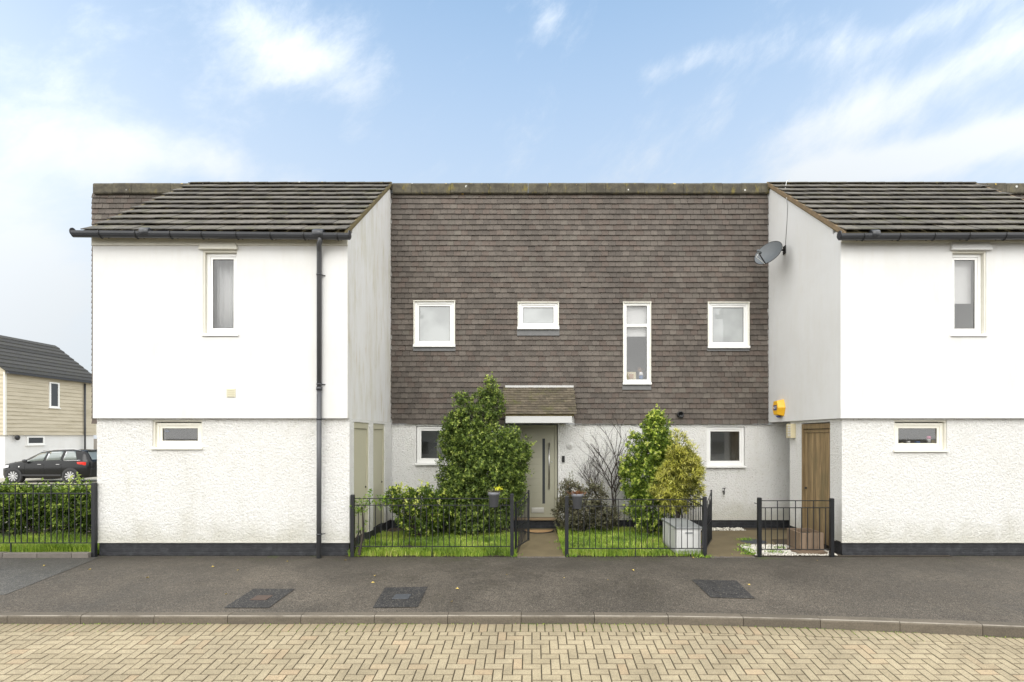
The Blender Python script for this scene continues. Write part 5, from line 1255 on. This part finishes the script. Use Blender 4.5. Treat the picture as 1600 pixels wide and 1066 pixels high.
def side_win(y0, y1, z0, z1, parent, X):
    w_ = MB().box(X, X+.06, y0, y1, z0, z0+.09).box(X, X+.06, y0, y1, z1-.07, z1).box(X, X+.06, y0, y0+.09, z0+.09, z1-.07).box(X, X+.06, y1-.09, y1, z0+.09, z1-.07).build('window', M['upvc'], parent)
    MB().box(X+.02, X+.03, y0+.09, y1-.09, z0+.09, z1-.07).build('pane', M['glass_dark'], w_); bxo('sill', M['upvc'], w_, X-.02, X+.1, y0-.05, y1+.05, z0-.05, z0-.002)
y_at = lambda px: FPX*(FX)/(px-832)
side_win(y_at(76), y_at(91.5), fzY(637,31.4), fzY(597.5,31.4), fh, FX+.01)
side_win(y_at(43.5), y_at(71), fzY(695,30.3), fzY(682,30.3), fh, FX-.095)
MB().lathe((FX+.1, y_at(25), fzY(684,29.5)), [(.15,-.03),(.15,.0),(.05,.05)], 14, 'x').build('satellite_dish', M['black'], fh)
# blue bin between the car and the house
bn = thing('wheelie_bin', 'blue lidded recycling bin standing behind the bonnet of the parked car', 'bin')
MB().hexa([(-26.0,27.8,GZ),(-25.45,27.8,GZ),(-25.45,28.3,GZ),(-26.0,28.3,GZ),(-26.1,27.7,.83),(-25.35,27.7,.83),(-25.35,28.4,.83),(-26.1,28.4,.83)]).build('body', M['black'], bn)
MB().hexa([(-26.85+.7,27.6,.80),(-25.3,27.6,.80),(-25.3,28.45,.80),(-26.15,28.45,.80),(-26.1,27.7,.97),(-25.4,27.7,.97),(-25.4,28.3,.93),(-26.1,28.3,.93)]).build('lid', M['binblue'], bn, .02)
fb = thing('far_terrace', 'strip of brown house wall glimpsed between the far house and the white wing', 'house')
bxo('wall', M['tile'], fb, -31.5, -27, 38, 41, 1.7, 4.2); bxo('ground_wall', M['trim'], fb, -31.5, -27, 38.05, 41, GZ, 1.695); bxo('door', M['greydoor'], fb, -31.2, -29.9, 37.95, 38.04, GZ, 1.6)
fp = MB().box(-25.95,-25.83,26.3,26.42,GZ,.85).build('gate_post', M['black']); tag(fp, 'short black post standing at the left edge in front of the far house', 'post')

# ------------------------------------------------------------------ houses across the road (they show in the window panes)
for hx, hl in ((-17, 'cream rendered house across the road, left of the two others'), (-2, 'cream rendered house straight across the road'), (13, 'cream rendered house across the road at the right')):
    oh = thing('facing_house', hl, 'house', (0,0,0), 'houses across the road'); oh.location = (0,0,0)
    MB().box(hx, hx+10, -24, -17, -.8, 5.0).build('wall', M['trim'], oh)
    recalc(MB().prism([(hx-.2,-24.3,5.0),(hx-.2,-16.7,5.0),(hx-.2,-20.5,7.6)], (10.4,0,0)).build('roof', M['far_roof'], oh))
    for wx in (hx+1.2, hx+4.3, hx+7.4):
        for z_ in (.6, 3.2):
            w_ = MB().box(wx, wx+1.4, -17.06, -16.96, z_, z_+1.2).build('window', M['upvc'], oh); MB().box(wx+.1, wx+1.3, -16.955, -16.94, z_+.1, z_+1.1).build('pane', M['glass_dark'], w_)
# ------------------------------------------------------------------ parked car (nose to the left)
car = thing('parked_car', 'black estate car parked behind the hedge, nose to the left', 'car')
CY, CX, CZ = 25.6, (21.7-832)/32-.88, GZ
def lerp_tab(tab, x):
    for (a, va), (b, vb) in zip(tab, tab[1:]):
        if x <= b: return va+(vb-va)*(x-a)/(b-a) if b > a else vb
    return tab[-1][1]
half = [(0,.42),(.06,.55),(.18,.70),(.45,.83),(.9,.885),(3.6,.89),(4.15,.86),(4.4,.79),(4.5,.70),(4.54,.60)]
belt = [(0,.62),(.08,.78),(.3,.88),(.9,.98),(1.25,1.02),(2.2,1.04),(3.3,1.07),(4.2,1.10),(4.45,1.08),(4.54,1.0)]
roof_ = [(0,.64),(.08,.80),(.3,.92),(.9,1.03),(1.22,1.09),(1.6,1.32),(2.05,1.53),(2.5,1.60),(3.2,1.63),(3.9,1.61),(4.18,1.57),(4.36,1.30),(4.46,1.12),(4.54,1.02)]
low = [(0,.30),(.2,.22),(4.3,.24),(4.54,.36)]
topw = [(0,.9),(1.0,.9),(1.25,.82),(1.7,.76),(2.3,.74),(3.8,.74),(4.2,.75),(4.46,.85),(4.54,.9)]
xs_ = sorted(set([0,.03,.08,.18,.3,.45,.6,.9,1.1,1.22,1.4,1.6,1.8,2.05,2.3,2.5,2.8,3.2,3.6,3.9,4.05,4.18,4.27,4.36,4.42,4.46,4.5,4.54]))
def ring(x):
    w_, zb, zr, zl, tw_ = lerp_tab(half,x), lerp_tab(belt,x), lerp_tab(roof_,x), lerp_tab(low,x), lerp_tab(topw,x)
    s1 = [(w_*.90,zl),(w_*.985,zl+.16),(w_,zl+(zb-zl)*.55),(w_*.985,zb-.06),(w_*.95,zb),(w_*(.95*.35+tw_*.65),zb+(zr-zb)*.62),(w_*tw_*.97,zb+(zr-zb)*.90),(w_*tw_*.80,zb+(zr-zb)*.985),(0,zr)]
    return [(y, z) for y, z in s1] + [(-y, z) for y, z in s1[-2::-1]]
m = MB(); nr = None
for x in xs_:
    rg = ring(x); nr = len(rg); m.v += [(CX+x, CY+.89-y, CZ+z) for y, z in rg]
for i in range(len(xs_)-1):
    for k in range(nr-1): m.f.append((i*nr+k, (i+1)*nr+k, (i+1)*nr+k+1, i*nr+k+1)); m.sm.append(True)
    m.f.append((i*nr+nr-1, (i+1)*nr+nr-1, (i+1)*nr, i*nr)); m.sm.append(False)
m.f.append(tuple(range(nr))); m.f.append(tuple((len(xs_)-1)*nr+k for k in range(nr))[::-1]); m.sm += [False]*2
recalc(m.build('body', M['carpaint'], car))
def side_pt(x, t, out=.012):
    """point on the near glasshouse side: t = 0 belt, 1 roof"""
    w_, zb, zr, tw_ = lerp_tab(half,x), lerp_tab(belt,x), lerp_tab(roof_,x), lerp_tab(topw,x)
    P0, P1, P2 = (w_*.95,zb), (w_*(.95*.35+tw_*.65),zb+(zr-zb)*.62), (w_*tw_*.97,zb+(zr-zb)*.90)
    a, b, q = (P0,P1,t/.62) if t < .62 else (P1,P2,(t-.62)/.28)
    return (CX+x, CY+.89-(a[0]+(b[0]-a[0])*q)-out, CZ+a[1]+(b[1]-a[1])*q)
def side_glass(x0, x1, x0t, x1t, name='side_window', t0=.10, t1=.84):
    m = MB(); n_ = 6
    for k in range(n_+1):
        u = k/n_
        for t_ in (0, .5, 1): m.v.append(side_pt((x0+(x1-x0)*u)*(1-t_)+(x0t+(x1t-x0t)*u)*t_, t0+(t1-t0)*t_))
    for k in range(n_):
        for j in (0,1): m.f.append((3*k+j, 3*k+3+j, 3*k+4+j, 3*k+1+j)); m.sm.append(True)
    o = m.build(name, M['carglass'], car); md = o.modifiers.new('thickness','SOLIDIFY'); md.thickness = .004
side_glass(1.42, 2.28, 1.95, 2.34); side_glass(2.42, 3.12, 2.44, 3.14); side_glass(3.26, 3.92, 3.28, 3.72)
# chrome waist line, doors' seams, handles
MB().tube([side_pt(x, .03, .014) for x in (3.15,3.5,3.9,4.1)], .012, 5).build('waist_trim', M['chrome'], car)
for x in (1.42, 2.35, 3.2):
    MB().tube([(CX+x, CY+.89-lerp_tab(half,x)-.001, CZ+z) for z in (.38,.65,.95)], .004, 4).build('door_seam', M['tyre'], car)
for x in (2.15, 3.05): MB().box(CX+x-.09, CX+x+.09, CY-.02, CY+.005, CZ+.90, CZ+.925).build('door_handle', M['alloy'], car, .006)
MB().box(CX+.95, CX+3.2, CY-.012, CY+.02, CZ+.34, CZ+.42).build('side_skirt', M['carsill'], car, .01)
for x in (.88, 3.65):   # arch, tyre, rim with ten spokes
    arch = MB().lathe((CX+x, CY-.018, CZ+.345), [(.40,0),(.40,.25)], 28, 'y'); arch.build('wheel_arch', M['carsill'], car)
    wh = MB().lathe((CX+x, CY-.03, CZ+.335), [(.235,.02),(.25,0),(.32,.004),(.335,.03),(.335,.2),(.25,.21)], 30, 'y').build('wheel', M['tyre'], car)
    rm = MB().lathe((CX+x, CY-.032, CZ+.335), [(.245,.0),(.25,.02),(.225,.02),(.225,.0)], 30, 'y', cap=False)
    for k in range(10):
        th = 2*math.pi*k/10+.1; u = Vector((math.cos(th),0,math.sin(th))); p_ = Vector((-u.z,0,u.x)); c = Vector((CX+x, CY-.036, CZ+.335))
        a, b = c+u*.04, c+u*.235; e = Vector((0,.02,0)); rm.hexa([a-p_*.012,b-p_*.032,b-p_*.032+e,a-p_*.012+e,a+p_*.012,b+p_*.032,b+p_*.032+e,a+p_*.012+e])
    rm.lathe((CX+x, CY-.045, CZ+.335), [(.03,0),(.055,.012)], 12, 'y'); recalc(rm.build('rim', M['alloy'], wh))
tl_ = MB().hexa([(CX+3.98,CY+.01,CZ+.93),(CX+4.30,CY+.07,CZ+.86),(CX+4.32,CY+.12,CZ+.86),(CX+4.0,CY+.1,CZ+.93),(CX+3.95,CY+.012,CZ+1.03),(CX+4.28,CY+.06,CZ+1.03),(CX+4.30,CY+.12,CZ+1.03),(CX+3.97,CY+.1,CZ+1.03)]).build('tail_light', M['taillight'], car, .01)
MB().hexa([(CX+4.31,CY+.065,CZ+.87),(CX+4.52,CY+.24,CZ+.88),(CX+4.50,CY+.3,CZ+.88),(CX+4.31,CY+.12,CZ+.87),(CX+4.29,CY+.055,CZ+1.02),(CX+4.50,CY+.22,CZ+1.01),(CX+4.48,CY+.3,CZ+1.01),(CX+4.29,CY+.12,CZ+1.02)]).build('tail_light', M['taillight'], car, .01)
MB().hexa([(CX+4.42,CY+.32,CZ+1.14),(CX+4.47,CY+.32,CZ+1.13),(CX+4.47,CY+1.46,CZ+1.13),(CX+4.42,CY+1.46,CZ+1.14),(CX+4.20,CY+.36,CZ+1.52),(CX+4.245,CY+.36,CZ+1.52),(CX+4.245,CY+1.42,CZ+1.52),(CX+4.20,CY+1.42,CZ+1.52)]).build('rear_window', M['carglass'], car)
MB().hexa([(CX+1.24,CY+.2,CZ+1.10),(CX+1.28,CY+.2,CZ+1.12),(CX+1.28,CY+1.58,CZ+1.12),(CX+1.24,CY+1.58,CZ+1.10),(CX+2.0,CY+.28,CZ+1.52),(CX+2.03,CY+.28,CZ+1.50),(CX+2.03,CY+1.5,CZ+1.50),(CX+2.0,CY+1.5,CZ+1.52)]).build('windscreen', M['carglass'], car)
MB().lathe((CX+1.50, CY-.07, CZ+1.08), [(0,-.10),(.07,-.08),(.085,0),(.07,.06),(0,.075)], 10, 'x').build('wing_mirror', M['carsill'], car)
MB().tube([(CX+2.1,CY+.25,CZ+1.575),(CX+2.4,CY+.24,CZ+1.635),(CX+3.6,CY+.24,CZ+1.66),(CX+3.95,CY+.25,CZ+1.60)], .016, 6).build('roof_rail', M['alloy'], car)
MB().box(CX+4.14, CX+4.32, CY+.4, CY+1.4, CZ+1.565, CZ+1.59).build('spoiler', M['carpaint'], car, .01)
MB().hexa([(CX+.30,CY+.02,CZ+.70),(CX+.62,CY+.0,CZ+.76),(CX+.62,CY+.1,CZ+.76),(CX+.34,CY+.14,CZ+.70),(CX+.30,CY+.06,CZ+.84),(CX+.62,CY+.03,CZ+.88),(CX+.62,CY+.12,CZ+.88),(CX+.34,CY+.16,CZ+.84)]).build('headlight', M['alloy'], car, .01)
MB().lathe((CX+1.15, CY-.008, CZ+.80), [(.03,0),(.03,.02)], 8, 'y').build('side_repeater', M['white'], car)
for p in ((CX+4.54,CZ+.62),): bxo('rear_bumper', M['carpaint'], car, CX+4.30, CX+4.56, CY+.18, CY+1.6, CZ+.32, CZ+.72, bevel=.03)
bxo('number_plate', M['cream'], car, CX+4.545, CX+4.56, CY+.62, CY+1.16, CZ+.78, CZ+.90)

# parts were modelled in world coordinates: keep them there under the moved empties
for r in ROOTS + [fh]:
    off = Vector(r.location)
    for c in r.children: c.location = Vector(c.location) - off
